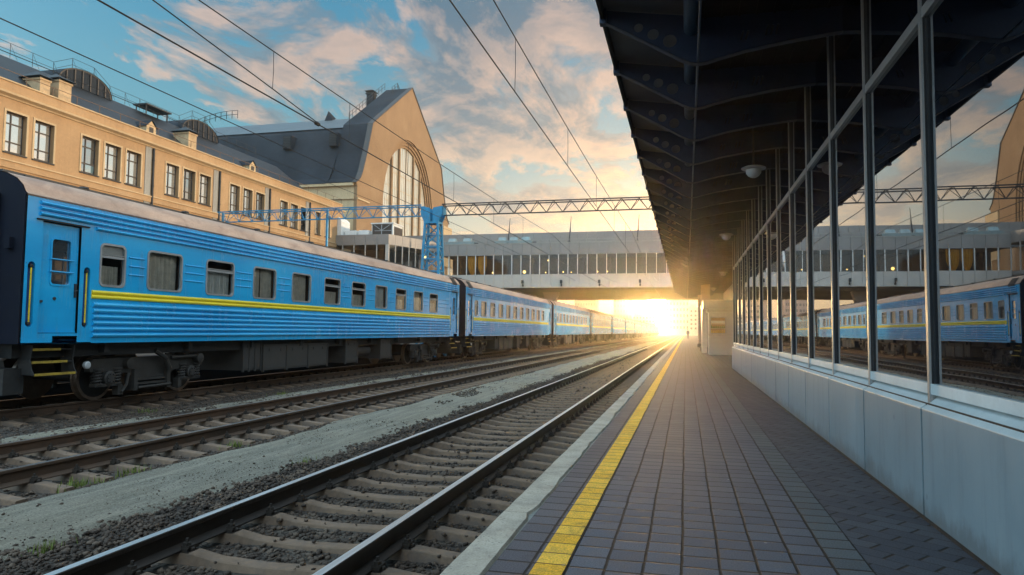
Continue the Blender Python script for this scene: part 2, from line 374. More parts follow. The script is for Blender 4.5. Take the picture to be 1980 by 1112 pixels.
PITCH_X, PITCH_Y, X0 = .185, .178, -.395
def paving_mat(name, tones, yellow=False, diag=False):
    m, nt = nm(name); g = N(nt); co = g.co(); sx = g.n('ShaderNodeSeparateXYZ'); g.l(co, sx.inputs[0])
    wob = g.math('MULTIPLY', g.math('SUBTRACT', g.noise(co, 1.3, 3, .6), .5), .02)
    wob2 = g.math('MULTIPLY', g.math('SUBTRACT', g.noise(co, 14, 2, .6), .5), .006)
    x = g.math('ADD', g.math('ADD', sx.outputs[0], wob), wob2); y = g.math('ADD', sx.outputs[1], wob2)
    if diag:
        c, s = math.cos(R(52)), math.sin(R(52))
        x, y = g.math('ADD', g.math('MULTIPLY', x, c), g.math('MULTIPLY', y, s)), g.math('SUBTRACT', g.math('MULTIPLY', y, c), g.math('MULTIPLY', x, s))
    u = g.math('DIVIDE', g.math('SUBTRACT', x, X0), PITCH_X if not diag else .125); cu = g.math('FLOOR', u); fu = g.math('FRACT', u)
    wn = g.n('ShaderNodeTexWhiteNoise', noise_dimensions='1D'); g.l(cu, wn.inputs['W'])
    off = g.math('MULTIPLY', wn.outputs['Value'], .22) if not diag else g.math('FRACT', g.math('MULTIPLY', cu, .5))
    v = g.math('ADD', g.math('DIVIDE', y, PITCH_Y if not diag else .25), off); cv = g.math('FLOOR', v); fv = g.math('FRACT', v)
    cb = g.n('ShaderNodeCombineXYZ'); g.l(cu, cb.inputs[0]); g.l(cv, cb.inputs[1])
    w2 = g.n('ShaderNodeTexWhiteNoise', noise_dimensions='2D'); g.l(cb.outputs[0], w2.inputs['Vector'])
    def edge(f, wd):      # 1 in the joint
        d = g.math('MINIMUM', f, g.math('SUBTRACT', 1., f))
        return g.math('SUBTRACT', 1., g.math('DIVIDE', d, wd, clamp=True), clamp=True)
    ju = edge(fu, .055 if not diag else .035); jv = edge(fv, .045 if (yellow or diag) else .075)
    j = g.math('MAXIMUM', ju, g.math('MULTIPLY', jv, .92))
    big = g.noise(co, .8, 5, .65); fine = g.noise(co, 120, 3, .75); mid = g.noise(co, 11, 5, .7)
    k = g.ramp(w2.outputs['Value'], [(0.,tones[0]),(.5,tones[1]),(1.,tones[2])])
    k = g.mix(g.ramp(big,[(.35,.0),(.7,.45)]), k, tones[3])
    k = g.mix(.6, k, g.mix(1., k, g.ramp(fine,[(.34,(.35,.35,.35)),(.66,(1.75,1.75,1.75))]), 'MULTIPLY'))
    k = g.mix(.35, k, g.mix(1., k, g.ramp(mid,[(.3,(.55,.55,.55)),(.7,(1.4,1.4,1.4))]), 'MULTIPLY'))
    spk = g.n('ShaderNodeTexVoronoi'); g.l(co, spk.inputs['Vector']); spk.inputs['Scale'].default_value = 2.6
    sp = g.math('LESS_THAN', spk.outputs['Distance'], .03)
    stn = g.ramp(g.noise(co, 2.3, 5, .7, .8), [(.60,0.),(.70,1.)]); k = g.mix(g.math('MULTIPLY', stn, .4), k, (.03,.03,.033))
    k = g.mix(g.math('MULTIPLY', sp, .6), k, (.35,.35,.34))
    if yellow:
        wear = g.ramp(g.noise(co, 6, 6, .75), [(.50,0.),(.72,1.)]); k = g.mix(g.math('MULTIPLY', wear, .5), k, (.22,.17,.08))
    jn = g.mix(g.noise(co, 9, 3, .6), (.006,.006,.007), (.022,.021,.021))
    k = g.mix(g.ramp(j,[(.08,0.),(.42,1.)]), k, jn)
    h = g.math('SUBTRACT', g.math('ADD', g.math('MULTIPLY', fine, .12), g.math('MULTIPLY', w2.outputs['Value'], .25)), g.math('MULTIPLY', g.ramp(j,[(.1,0.),(.7,1.)]), 1.2))
    g.bsdf(k, g.ramp(mid,[(.3,.62),(.7,.85)]), 0, h, .12 if diag else .45, .006, .25); return m
T1 = ((.076,.084,.108),(.090,.098,.122),(.108,.114,.138),(.086,.098,.124))
M['pave'] = paving_mat('platform_paving', T1)
M['pave_red'] = paving_mat('platform_paving_edge', ((.082,.076,.088),(.098,.090,.102),(.114,.104,.114),(.092,.088,.104)))
M['pave_green'] = paving_mat('platform_paving_green', ((.070,.084,.098),(.084,.100,.112),(.098,.112,.124),(.080,.096,.110)))
M['pave_diag'] = paving_mat('platform_paving_diagonal', ((.046,.052,.068),(.058,.065,.082),(.072,.080,.096),(.054,.063,.080)), diag=True)
M['pave_yel'] = paving_mat('yellow_paving', ((.76,.37,.025),(.85,.44,.04),(.90,.50,.065),(.74,.38,.05)), yellow=True)
def kerb_mat():
    m, nt = nm('kerb_concrete'); g = N(nt); co = g.co()
    a = g.noise(co, 3, 6, .7); v = g.n('ShaderNodeTexVoronoi'); g.l(co, v.inputs['Vector']); v.inputs['Scale'].default_value = 38
    pit = g.math('MULTIPLY', g.math('LESS_THAN', v.outputs['Distance'], .26), g.ramp(g.noise(co,7,3,.6),[(.45,0.),(.6,1.)]))
    k = g.ramp(a,[(.34,(.24,.195,.15)),(.5,(.42,.34,.26)),(.68,(.55,.46,.36))]); k = g.mix(g.math('MULTIPLY', pit, .75), k, (.10,.09,.085))
    k = g.mix(.3, k, g.ramp(g.noise(co, 90, 3, .7),[(.3,(.2,.18,.16)),(.7,(.65,.6,.52))]))
    h = g.math('SUBTRACT', a, g.math('MULTIPLY', pit, .8)); g.bsdf(k, .85, 0, h, .6, .012, .3); return m
M['kerb'] = kerb_mat()
M['mortar'] = pm('kerb_mortar', (.22,.22,.20), .9, 0, .3, 4, 40, .6, .015)
#==SCENE==
# ------------------------------------------------------------------ light and air settings
SUN_AZ, SUN_EL, SUN_E = 72., 6.5, 3.5
HAZE_D, HAZE_G = .0009, .90
SKY_S, SKY_K = .03, .86
GLOW_CORE, GLOW_H1, GLOW_H2 = 9500., .35, .5
SIDE_K, TOP_FILL_K, LEFT_FILL_K = .4, 2.2, 1.7  # overhead and left lobes: unseen fill light added to the sky
CLX, CLY, CLT = 31.1, 27.3, .47
EXPO = .06
# ------------------------------------------------------------------ ground, tracks, platform
RAILZ = -.37
TRACKS = [(-3.05, 'near', 2.0), (-7.88, 'middle', 3.6), (-12.9, 'train', 7.5)]
b = MB(); b.box(-230,230,-40,500,-1.0,-.80)
tag(b.build('ground', M['asphalt']), kind='structure')
from mathutils import noise as mnoise
def nz(x, y, s=1., o=0): return mnoise.noise(Vector((x*s+o, y*s, 3.3+o)))
def bed_h(x, y):
    h = -.60
    for c, _, _ in TRACKS:
        d = abs(x-c)
        if d < 1.5: h = -.635 if d < 1.3 else -.635 + (d-1.3)/.2*.035
    if x < -14.6: h = -.62
    return h + .022*nz(x,y,1.1) + .012*nz(x,y,4.,5)
def grid_sheet(name, xs, ys, hf, mat, kind='structure'):
    b = MB(); nx, ny = len(xs), len(ys)
    vs = [(x,y,hf(x,y)) for y in ys for x in xs]
    b.add(vs, [(j*nx+i, j*nx+i+1, (j+1)*nx+i+1, (j+1)*nx+i) for j in range(ny-1) for i in range(nx-1)])
    o = b.build(name, mat, smooth=True); return tag(o, kind=kind)
ys = list(np.arange(-4,30,.22)) + list(np.arange(30,90,1.)) + list(np.arange(90,480,12.))
grid_sheet('ballast_bed', list(np.arange(-15.4,-1.17,.2))+[-1.16], ys, bed_h, M['ballast'])
def path_sheet(xl, xr, top, seed, ys):
    nx = 15; b = MB(); vs = []
    for y in ys:
        l = xl + .22*nz(y,0,.35,seed) + .09*nz(y,0,1.7,seed+2) + .03*nz(y,0,6,seed); r = xr + .25*nz(y,9,.3,seed+4) + .10*nz(y,9,1.6,seed+5) + .03*nz(y,9,6,seed)
        for i in range(nx):
            t = i/(nx-1); e = min(t, 1-t); x = l+(r-l)*t
            z = top - .13*max(0,1-e/.1)**1.6 + .016*nz(x,y,.9,seed) + .008*nz(x,y*.3,5,seed)
            vs.append((x,y,z))
    ny = len(ys)
    b.add(vs, [(j*nx+i, j*nx+i+1, (j+1)*nx+i+1, (j+1)*nx+i) for j in range(ny-1) for i in range(nx-1)])
    tag(b.build('gravel_path', M['sand'], smooth=True), kind='structure')
pys = list(np.arange(1.5,30,.18)) + list(np.arange(30,130,.8))
path_sheet(-6.55, -4.75, -.572, 1, pys)
path_sheet(-10.6, -9.35, -.590, 21, pys)

RAILS = MB
def rail_profile():
    h, hw, w, fw, ft, hh = .18, .037, .009, .075, .012, .04
    z = RAILZ
    return [(-hw+.006,z),(hw-.006,z),(hw,z-.006),(hw,z-hh+.008),(w,z-hh-.008),(w,z-h+ft+.03),(fw,z-h+ft),(fw,z-h),(-fw,z-h),(-fw,z-h+ft),(-w,z-h+ft+.03),(-w,z-hh-.008),(-hw,z-hh+.008),(-hw,z-.006)]
rl = {('near',1):'right rail of the nearest track, beside the platform kerb', ('near',-1):'left rail of the nearest track, bordering the gravel path',
      ('middle',1):'right rail of the middle track, left of the gravel path', ('middle',-1):'left rail of the middle track, the one nearer the train',
      ('train',1):'rusty rail under the near wheels of the blue train', ('train',-1):'dark rail under the far wheels of the blue train'}
for c, nme, y0 in TRACKS:
    for sd in (-1,1):
        x = c + sd*.797; b = MB(); pr = [(x+p[0],p[1]) for p in rail_profile()]; n = len(pr)
        y = -2.
        segs = [-2.] + [12.5*k+3.1+ (2 if sd>0 else 0) for k in range(1,25)] + [330.]
        for i in range(len(segs)-1):
            b.mi = 0; b.strip(pr, 'y', segs[i], segs[i+1]-.006, close=True)
            for k in range(len(b.m)-n, len(b.m)):
                if k-(len(b.m)-n) in (0,): b.m[k] = 1
        top = M['rail_top'] if nme == 'near' else (M['rail_top_dull'])
        o = b.build('rail', [M['rail_side_near'] if nme=='near' else M['rail_side'], top])
        tag(o, rl[(nme,sd)], 'rail', 'rails of the three tracks')

def sleeper_mesh():
    prof = [(-1.35,.0,-.075),(-1.12,.02,-.055),(-.98,.02,-.04),(-.62,.02,-.04),(-.42,0,-.075),(0,0,-.088)]
    xs = [(p[0],p[2]) for p in prof] + [(-p[0],p[2]) for p in reversed(prof[:-1])]
    b = MB(); vs = []; n = len(xs)
    for x, z in xs: vs += [(x,-.115,-.22),(x,-.068,z-.008),(x,-.06,z),(x,.06,z),(x,.068,z-.008),(x,.115,-.22)]
    fs = [(i*6+k,i*6+k+1,(i+1)*6+k+1,(i+1)*6+k) for i in range(n-1) for k in range(5)] + [(0,1,2,3,4,5),tuple((n-1)*6+k for k in range(6))]
    return b.add(vs, fs)
def fastening_mesh():
    b = MB()
    b.box(-.15,.15,-.065,.065,-.045,-.012)
    for s in (-1,1):
        b.box(s*.10-.028,s*.10+.028,-.05,.05,-.012,.014)
        b.tube([(s*.10,-.018,0),(s*.10,-.018,.085)],.013,6); b.lathe((s*.10,-.018,.028),'z',[(0,.032),(.026,.032)],6); b.box(s*.10-.035,s*.10+.035,-.045,.045,.012,.03)
        b.bar((s*.07,.025,.012),(s*.13,.03,.02),.022)
        b.lathe((s*.135,.0,-.02),'z',[(0,.02),(.03,.02),(.036,.012)],6)
    return b
sl = None
SEAT = -.55
nsl = {'near':125, 'middle':100, 'train':75}
slab = {'near':'bare concrete sleeper dipped in the middle, under the nearest track', 'middle':'brownish concrete sleeper half sunk in ballast under the middle track', 'train':'concrete sleeper end in ballast under the rails the train stands on'}
for c, nme, y0 in TRACKS:
    for k in range(nsl[nme]):
        y = y0 + .56*k + random.uniform(-.012,.012)
        if sl is None:
            sl = thing('sleeper', slab[nme], 'sleeper', (c,y,SEAT+.04), 'sleepers under the tracks')
            e = sleeper_mesh().build('tie_block', M['concrete'], None); e.parent = sl
            f0 = []
            for s in (-1,1):
                fm = fastening_mesh().build('rail_fastening', M['fastener'], None, origin=None); fm.parent = sl; fm.location = (s*.797,0,-.04+.012); f0.append(fm)
            KIDS['__sl'] = [e]+f0
        else:
            o = sl.copy(); COL.objects.link(o); o.location = (c,y,SEAT+.04); o.rotation_euler.z = random.uniform(-.008,.008); o['label'] = slab[nme]
            for ch in KIDS['__sl']:
                d = ch.copy(); COL.objects.link(d); d.parent = o
b = MB()
for c, nme, y0 in TRACKS:
    y = y0 + .56*nsl[nme]
    while y < 300: b.box(c-1.35,c+1.35,y-.1,y+.1,-.62,-.56); y += .56
tag(b.build('sleepers', M['concrete']), 'rows of distant concrete sleepers running on under the tracks', 'sleepers', kind='stuff')

# stones
def ico():
    t = (1+5**.5)/2; v = np.array([(-1,t,0),(1,t,0),(-1,-t,0),(1,-t,0),(0,-1,t),(0,1,t),(0,-1,-t),(0,1,-t),(t,0,-1),(t,0,1),(-t,0,-1),(-t,0,1)],float)
    v /= np.linalg.norm(v[0]); f = np.array([(0,11,5),(0,5,1),(0,1,7),(0,7,10),(0,10,11),(1,5,9),(5,11,4),(11,10,2),(10,7,6),(7,1,8),(3,9,4),(3,4,2),(3,2,6),(3,6,8),(3,8,9),(4,9,5),(2,4,11),(6,2,10),(8,6,7),(9,8,1)]); return v, f
IV, IF = ico()
TPL = [IV*RNG.uniform(.62,1.15,(12,1)) for _ in range(24)]
def stones(name, label, zones, mat):
    P = []; Z = []
    for (x0,x1,y0,y1,dens,r0,r1,hf,keep) in zones:
        n = int((x1-x0)*(y1-y0)*dens); xs = RNG.uniform(x0,x1,n); yy = RNG.uniform(y0,y1,n); rr = r0+(r1-r0)*RNG.random(n)**1.7
        for x, y, r in zip(xs,yy,rr):
            z = hf(x,y,r)
            if z is not None: P.append((x,y,z,r))
    P = np.array(P); n = len(P); V = np.empty((n,12,3)); ids = RNG.integers(0,24,n)
    for t in range(24):
        k = np.where(ids==t)[0]; a = RNG.uniform(0,2*PI,len(k)); q = RNG.uniform(-.6,.6,len(k)); sc = np.stack([RNG.uniform(.8,1.3,len(k)),RNG.uniform(.7,1.1,len(k)),RNG.uniform(.5,.85,len(k))],1)
        v = TPL[t][None]*sc[:,None]
        x, y, z = v[...,0], v[...,1], v[...,2]; cq, sq = np.cos(q)[:,None], np.sin(q)[:,None]
        y, z = y*cq-z*sq, y*sq+z*cq; ca, sa = np.cos(a)[:,None], np.sin(a)[:,None]; x, y = x*ca-y*sa, x*sa+y*ca
        V[k] = np.stack([x,y,z],-1)*P[k,3][:,None,None] + P[k,None,:3]
    F = (IF[None]+ (np.arange(n)*12)[:,None,None]).reshape(-1)
    me = bpy.data.meshes.new(name); me.vertices.add(n*12); me.vertices.foreach_set('co', V.reshape(-1).astype(np.float32))
    nl = len(F); me.loops.add(nl); me.loops.foreach_set('vertex_index', F.astype(np.int32)); me.polygons.add(nl//3)
    me.polygons.foreach_set('loop_start', np.arange(0,nl,3,dtype=np.int32)); me.update(calc_edges=True); me.validate()
    me.materials.append(mat); o = bpy.data.objects.new(name, me); COL.objects.link(o)
    return tag(o, label, 'ballast', kind='stuff')
def on_sleeper(x, y):
    for c, nme, y0 in TRACKS:
        if abs(x-c) < 1.4:
            d = ((y-y0+.28) % .56)-.28
            return abs(d) < .12
    return False
def near_rail(x): return any(abs(abs(x-c)-.797) < .085 for c,_,_ in TRACKS)
def hz(x, y, r):
    if near_rail(x): return None
    if on_sleeper(x,y):
        return (-.585+r*.3) if random.random() < .035 else None
    return bed_h(x,y) + r*random.uniform(-.1,.55)
def hverge(x, y, r):
    t = nz(y,9,.3,5)*.25 + .1*nz(y,9,1.6,6)
    if x < -4.80+t - abs(random.gauss(0,.16)): return None
    return bed_h(x,y) + r*random.uniform(0,.6) + .012
def hsand(x, y, r): return -.565 + r*.25 if nz(x,y,.8,40) > .15 else None
stones('ballast', 'loose dark brown crushed stone between and beside the rails', [
    (-4.42,-1.2,2.4,9.5,900,.010,.034,hz,1), (-4.42,-1.2,9.5,20,420,.014,.036,hz,1), (-4.42,-1.2,20,45,70,.03,.05,hz,1),
    (-5.3,-4.42,2.4,11,900,.009,.032,hverge,1), (-5.3,-4.42,11,28,300,.014,.036,hverge,1), (-5.2,-4.42,28,50,70,.03,.05,hverge,1),
    (-9.4,-6.35,4.5,14,300,.012,.036,hz,1), (-9.4,-6.35,14,34,110,.018,.042,hz,1),
    (-11.95,-9.3,8,20,220,.012,.034,hz,1), (-11.95,-9.3,20,40,60,.022,.042,hz,1),
    (-6.3,-4.9,4,30,22,.008,.022,hsand,1), (-6.4,-4.9,3.5,16,150,.004,.011,lambda x,y,r: -.572+r*.3 if nz(x,y,1.3,80)>-.15 else None,1), (-6.2,-5.5,13,21,160,.015,.036,lambda x,y,r: -.565+r*.2 if nz(x,y,.6,60)>-.05 else None,1)], M['stone'])
# small weeds
b = MB()
for (cx, cy, r, n) in ((-9.35,8.55,.45,240),(-6.55,6.55,.25,90),(-6.5,7.3,.2,60),(-4.9,4.6,.15,40),(-10.5,17,.3,70),(-6.6,9.4,.2,40),(-4.85,8.4,.15,40),(-10.9,12.5,.25,50)):
    for _ in range(n):
        a, q = random.uniform(0,2*PI), abs(random.gauss(0,.5))*r; x, y = cx+q*math.cos(a), cy+q*math.sin(a)*1.6
        h = random.uniform(.03,.09); t = random.uniform(0,2*PI); w = .008
        dx, dy = math.cos(t), math.sin(t); z = -.62
        b.add([(x-dy*w,y+dx*w,z),(x+dy*w,y-dx*w,z),(x+dx*.03,y+dy*.03,z+h+.04)], [(0,1,2)])
tag(b.build('grass', M['grass']), 'sparse low weeds growing in the ballast beside the rails', 'grass', kind='stuff')

# platform
KX0, KX1 = -1.16, -.965
b = MB(); b.box(KX1-.03,6,-6,300,-.78,-.03); tag(b.build('platform', M['mortar']), kind='structure')
b = MB()
edges = [(-6,-1.4)] + [(-1.4+2.95*k, -1.4+2.95*(k+1)) for k in range(100)]
for (a, c) in edges:                      # kerb stones with a worn inner edge
    n = 24 if a < 15 else (6 if a < 60 else 2); L = c-.012-a
    P = []
    for i in range(n+1):
        y = a + L*i/n; w = KX1 + .014*nz(y,3,5) + .02*nz(y,3,1.3,2) - (.02 if i in (0,n) else 0) ; P.append((w,y))
    vs = []
    for (w, y) in P:
        e = KX0 + .006*nz(y,8,4); vs += [(e+.002,y,-.70),(e,y,-.014),(e+.012,y,0.004),(w-.012,y,.003+.004*nz(y,1,3)),(w,y,-.012),(w,y,-.05)]
    b.add(vs, [(i*6+k,i*6+k+1,(i+1)*6+k+1,(i+1)*6+k) for i in range(n) for k in range(5)] + [(0,1,2,3,4,5),tuple(n*6+k for k in range(6))])
tag(b.build('platform_kerb', M['kerb']), kind='structure')
def sheet(name, x0, x1, z, mat, y0=-6, y1=300):
    b = MB(); 
    b.quad((x0,y0,z),(x1,y0,z),(x1,y1,z),(x0,y1,z)); tag(b.build(name, mat), kind='structure')
XY0, XY1 = -.740, -.580
X0p = -.395
sheet('platform_mortar_strip', KX1-.02, -.93, -.012, M['mortar'])
sheet('platform_paving_edge', -.945, XY0, 0, M['pave_red'])
sheet('safety_line', XY0, XY1, .003, M['pave_yel'])
sheet('platform_paving', XY1, .715, 0, M['pave'])
sheet('platform_paving_green_row', .715, .90, 0, M['pave_green'])
sheet('platform_paving_diagonal', .90, 6, 0, M['pave_diag'], -6, 25)
sheet('platform_paving_far', .90, 6, 0, M['pave'], 25, 300)
b = MB(); b.box(-24,-15.3,-10,300,-.8,-.12); tag(b.build('far_platform', M['canopy_dark']), kind='structure')
# ------------------------------------------------------------------ the train
XS = 1.60                    # side plane
ZF, ZB, ZR = .0, 1.22, 3.87  # local heights above the rail: wheel tread, body bottom, cantrail
L = 24.5
W1 = (1.64,2.28); WIN = [W1] + [(2.91+1.92*k, 3.98+1.92*k) for k in range(10)]
SPLIT = [1,0,1,0,0,1,1,0,1,0,1]; CURT = ['b','b','w','b','b','b','b','w','b','b','b']
def Z(w): return w + .37     # world height -> local
def make_coach(label):
    t = thing('passenger_coach', label, 'railway coach', (-12.9,9.92,RAILZ), 'blue coaches of the long train')
    o3 = t.location
    def part(mb, name, mat, par=None, **k):
        mb.v = [(v[0]+o3.x, v[1]+o3.y, v[2]+o3.z) for v in mb.v]; return mb.build(name, mat, par or t, **k)
    # --- body shell
    b = MB()
    def ribs(zs, r, z0, z1, y0, y1):
        prof = [(XS,z0)]
        for z in zs:
            prof += [(XS,z-r*1.1)] + [(XS+.052*math.sin(PI*i/6), z-r*math.cos(PI*i/6)) for i in range(1,6)] + [(XS,z+r*1.1)]
        prof.append((XS,z1)); b.strip(prof, 'y', y0, y1)
        for z in zs:                     # rib ends
            for ye in (y0,y1):
                c = [(XS,ye,z)] + [(XS+.052*math.sin(PI*i/6), ye, z-r*math.cos(PI*i/6)) for i in range(7)]
                b.add(c, [(0,i,i+1) for i in range(1,7)])
    ya, yb = 1.50, 22.98
    low = [Z(v) for v in (1.00,1.12,1.24,1.36,1.48,1.60)]; up = [Z(v) for v in (3.10,3.20,3.30,3.40)]
    ribs(low, .046, ZB, Z(1.69), ya, yb)
    ribs(up, .036, Z(3.02), ZR, ya, yb)
    b.quad((XS,ya,Z(1.69)),(XS,yb,Z(1.69)),(XS,yb,Z(1.90)),(XS,ya,Z(1.90)))
    ed = [ya] + [(WIN[i][1]+WIN[i+1][0])/2 for i in range(10)] + [21.6]
    for i, (w0, w1) in enumerate(WIN):
        holed_panel(b, XS, ed[i], ed[i+1], Z(1.90), Z(3.02), (w0,w1,Z(1.985),Z(2.83)), .11, .07)
    b.quad((XS,21.6,Z(1.90)),(XS,yb,Z(1.90)),(XS,yb,Z(3.02)),(XS,21.6,Z(3.02)))
    gaps = [(WIN[i][1]+.1, WIN[i+1][0]-.1) for i in range(0,10)] + [(21.4,22.85)]
    for i, (g0, g1) in enumerate(gaps):
        if i in (4,): continue
        for z in (2.62,2.44,2.26): b.tube([(XS,g0,Z(z)),(XS,g1,Z(z))], .019, 8)
    for (y0, y1, d0, d1, hs) in ((0,1.50,.33,1.17,(.14,1.34)),(22.98,L,23.36,24.20,(23.17,24.36))):
        # door zone: pillars with recessed grab rails, header ribs above the door
        for (p0, p1, h) in ((y0,d0,hs[0]),(d1,y1,hs[1])):
            holed_panel(b, XS, p0, p1, ZB+.02, Z(3.08), (h-.075,h+.075,Z(1.15),Z(2.32)), .075, .07)
        ribs(up[1:], .036, Z(3.08), ZR, y0+.25 if y0==0 else y0, y1 if y0==0 else y1-.25)
        b.quad((XS,0 if y0==0 else L-.25,Z(3.08)),(XS,.25 if y0==0 else L,Z(3.08)),(XS,.25 if y0==0 else L,ZR),(XS,0 if y0==0 else L-.25,ZR))
        b.box(XS-.05,XS,d0,d0+.30,ZB+.02,Z(1.04)); b.box(XS-.05,XS,d0+.30,d1,ZB+.14,Z(1.04))
    b.quad((-XS,0,ZB),(-XS,L,ZB),(-XS,L,ZR),(-XS,0,ZR))
    b.quad((-XS,0,ZB),(XS,0,ZB),(XS,L,ZB),(-XS,L,ZB))
    b.box(-XS,XS-.75,0.02,L-.02,ZB+.02,ZB+.06)
    body = part(b, 'body', M['blue'], smooth=True)
    b = MB()
    for (y, z0) in ((.14,0),(1.34,0),(23.17,0),(24.36,0)): b.box(XS-.09,XS-.068,y-.08,y+.08,Z(1.14),Z(2.33))
    part(b, 'grab_rail_recess', M['blue_dark'], body)
    # stripe: double yellow moulding
    b = MB(); pr = [(XS+.001,Z(1.715))] + [(XS+.034*math.sin(PI*i/6), Z(1.755)-.04*math.cos(PI*i/6)) for i in range(1,6)] + [(XS+.006,Z(1.80))] + [(XS+.034*math.sin(PI*i/6), Z(1.845)-.04*math.cos(PI*i/6)) for i in range(1,6)] + [(XS+.001,Z(1.885))]
    b.strip(pr, 'y', ya-.04, yb+.04)
    for ye in (ya-.04,yb+.04): b.add([(p[0],ye,p[1]) for p in pr], [tuple(range(len(pr)))])
    part(b, 'waist_stripe', M['yellow'], smooth=True)
    # roof
    rp = [(XS+.012,ZR-.012),(XS+.03,ZR+.012),(1.585,ZR+.05),(1.52,ZR+.17),(1.38,ZR+.30),(1.14,ZR+.41),(.80,ZR+.49),(.40,ZR+.535),(0,ZR+.55)]
    full = rp + [(-p[0],p[1]) for p in reversed(rp[:-1])]
    b = MB(); b.strip(full, 'y', -.03, L+.03)
    for k in range(1,12):                    # welded seams
        y = L*k/12; ring_ = [(p[0]*1.002, y, p[1]+.004) for p in full]; r2 = [(p[0]*1.002, y+.02, p[1]+.004) for p in full]; n = len(full)
        b.add(ring_+r2, [(i,i+1,n+i+1,n+i) for i in range(n-1)])
    roof = part(b, 'roof', M['roof_train'], smooth=True)
    b = MB()
    b.box(.42,.52,.4,L-.4,ZR+.56,ZR+.60)
    for k in range(20): b.box(.44,.50,.8+k*1.18,.9+k*1.18,ZR+.50,ZR+.565)
    for k in range(7): b.lathe((0.55,2.2+k*3.1,ZR+.46),'z',[(0,.06),(.11,.06),(.12,.10),(.15,.09),(.16,.02)],10)
    b.box(.15,.6,.8,2.6,ZR+.50,ZR+.57); b.box(.2,.6,L-2.6,L-1.0,ZR+.5,ZR+.58)
    for k in range(34): b.box(.58,.66,.6+k*.69+random.uniform(-.1,.1),.68+k*.69,ZR+.49,ZR+.53)
    part(b, 'roof_walkway', M['alu_dark'], roof)
    vents = []
    for ye in (.45, L-1.15):                # end roof vents
        b = MB(); 
        for s in (0,):
            b.add([(1.63,ye,ZR+.02),(1.63,ye+.7,ZR+.02),(1.42,ye+.7,ZR+.32),(1.42,ye,ZR+.32),(1.60,ye,ZR-.15),(1.60,ye+.7,ZR-.15)],[(0,1,2,3),(4,5,1,0)])
            for q in range(5): b.bar((1.62-.04*q,ye+.02,ZR+.05+.06*q),(1.62-.04*q,ye+.68,ZR+.05+.06*q),.02)
        if ye > 5: part(b, 'roof_vent', M['alu_dark'], roof)
    # end walls
    for ye, s in ((-.02,-1),(L+.02,1)):
        b = MB(); pf = [(XS-.005,ZB)] + [(p[0]-.015,p[1]-.01) for p in rp] ; pf = pf + [(-p[0],p[1]) for p in reversed(pf)]
        b.prism(pf, 'y', ye-.03 if s<0 else ye, ye if s<0 else ye+.03)
        b.box(1.0,1.06,ye+s*.08-.04,ye+s*.08+.04,1.6,3.9); b.box(-1.06,-1.0,ye+s*.08-.04,ye+s*.08+.04,1.6,3.9)
        b.box(1.28,1.40,ye+s*.07-.05,ye+s*.07+.05,2.9,3.1)
        ew = part(b, 'end_wall', M['navy'])
        b = MB(); rr = rrect(-.62,.62,ZB+.02,ZB+2.35,.2); r2 = rrect(-.45,.45,ZB+.15,ZB+2.2,.15)
        for k in range(5): b.plate([rr,r2],'y',ye+s*(.05+.09*k),ye+s*(.10+.09*k))
        part(b, 'gangway_bellows', M['black'], ew)
        b = MB()
        for q in (-1,1): b.lathe((q*.95,ye+s*.02,1.06),'y',[(0,.10),(s*.35,.10),(s*.36,.23),(s*.41,.22)],14)
        b.box(-.15,.15,min(ye,ye+s*.6),max(ye,ye+s*.6),.95,1.2)
        part(b, 'buffer', M['bogie'], ew)
    # windows
    for i, (w0, w1) in enumerate(WIN):
        z0, z1 = Z(1.985), Z(2.83); b = MB()
        ring(b, XS-.035, XS+.014, (w0-.015,w1+.015,z0-.015,z1+.015), .115, (w0+.028,w1-.028,z0+.028,z1-.028), .085)
        if SPLIT[i]:
            zb = Z(2.55); b.box(XS-.03,XS+.006,w0+.03,w1-.03,zb,zb+.045); b.box(XS-.03,XS+.0,w0+.03,w1-.03,zb+.06,zb+.075)
        f = part(b, 'window', M['alu'], smooth=True)
        b = MB(); b.quad((XS-.03,w0,z0),(XS-.03,w1,z0),(XS-.03,w1,z1),(XS-.03,w0,z1)); part(b, 'pane', M['glass'], f)
        b = MB(); n = 40; ph = i*1.7; top = z1 if not SPLIT[i] else Z(2.56)
        if CURT[i]=='b' and SPLIT[i]: top = Z(2.40)
        vs = []
        for k in range(n+1):
            y = w0+(w1-w0)*k/n; x = XS-.16+.022*math.sin(k*1.35+ph)+.012*math.sin(k*.6+ph*2); vs += [(x,y,z0),(x-.01*math.sin(k+ph),y,top)]
        b.add(vs, [(2*k,2*k+2,2*k+3,2*k+1) for k in range(n) if not (i in (1,3) and k in (19,))]); part(b, 'curtain', M['curtain_'+CURT[i]], f)
        if i in (0,):                          # drawn cream blind in the top light
            b = MB(); b.quad((XS-.05,w0+.02,Z(2.60)),(XS-.05,w1-.02,Z(2.60)),(XS-.05,w1-.02,z1),(XS-.05,w0+.02,z1)); part(b, 'blind', M['white'], f)
    b = MB(); b.quad((XS-.75,.1,ZB+.1),(XS-.75,L-.1,ZB+.1),(XS-.75,L-.1,ZR),(XS-.75,.1,ZR)); part(b, 'corridor_wall', M['interior'])
    # doors
    for (d0, d1) in ((.33,1.17),(23.36,24.20)):
        b = MB(); x = XS-.045
        holed_panel(b, x, d0+.012, d1-.012, Z(1.06), Z(3.06), (d0+.23,d1-.17,Z(1.93),Z(2.80)), .07, .05)
        b.box(x-.01,x+.02,d0+.02,d1-.02,Z(1.05),Z(1.075))
        dr = part(b, 'door', M['blue'])
        b = MB(); ring(b, x-.02, x+.012, (d0+.215,d1-.155,Z(1.915),Z(2.815)), .08, (d0+.25,d1-.19,Z(1.95),Z(2.78)), .055); part(b, 'door_window_frame', M['blue'], dr, smooth=True)
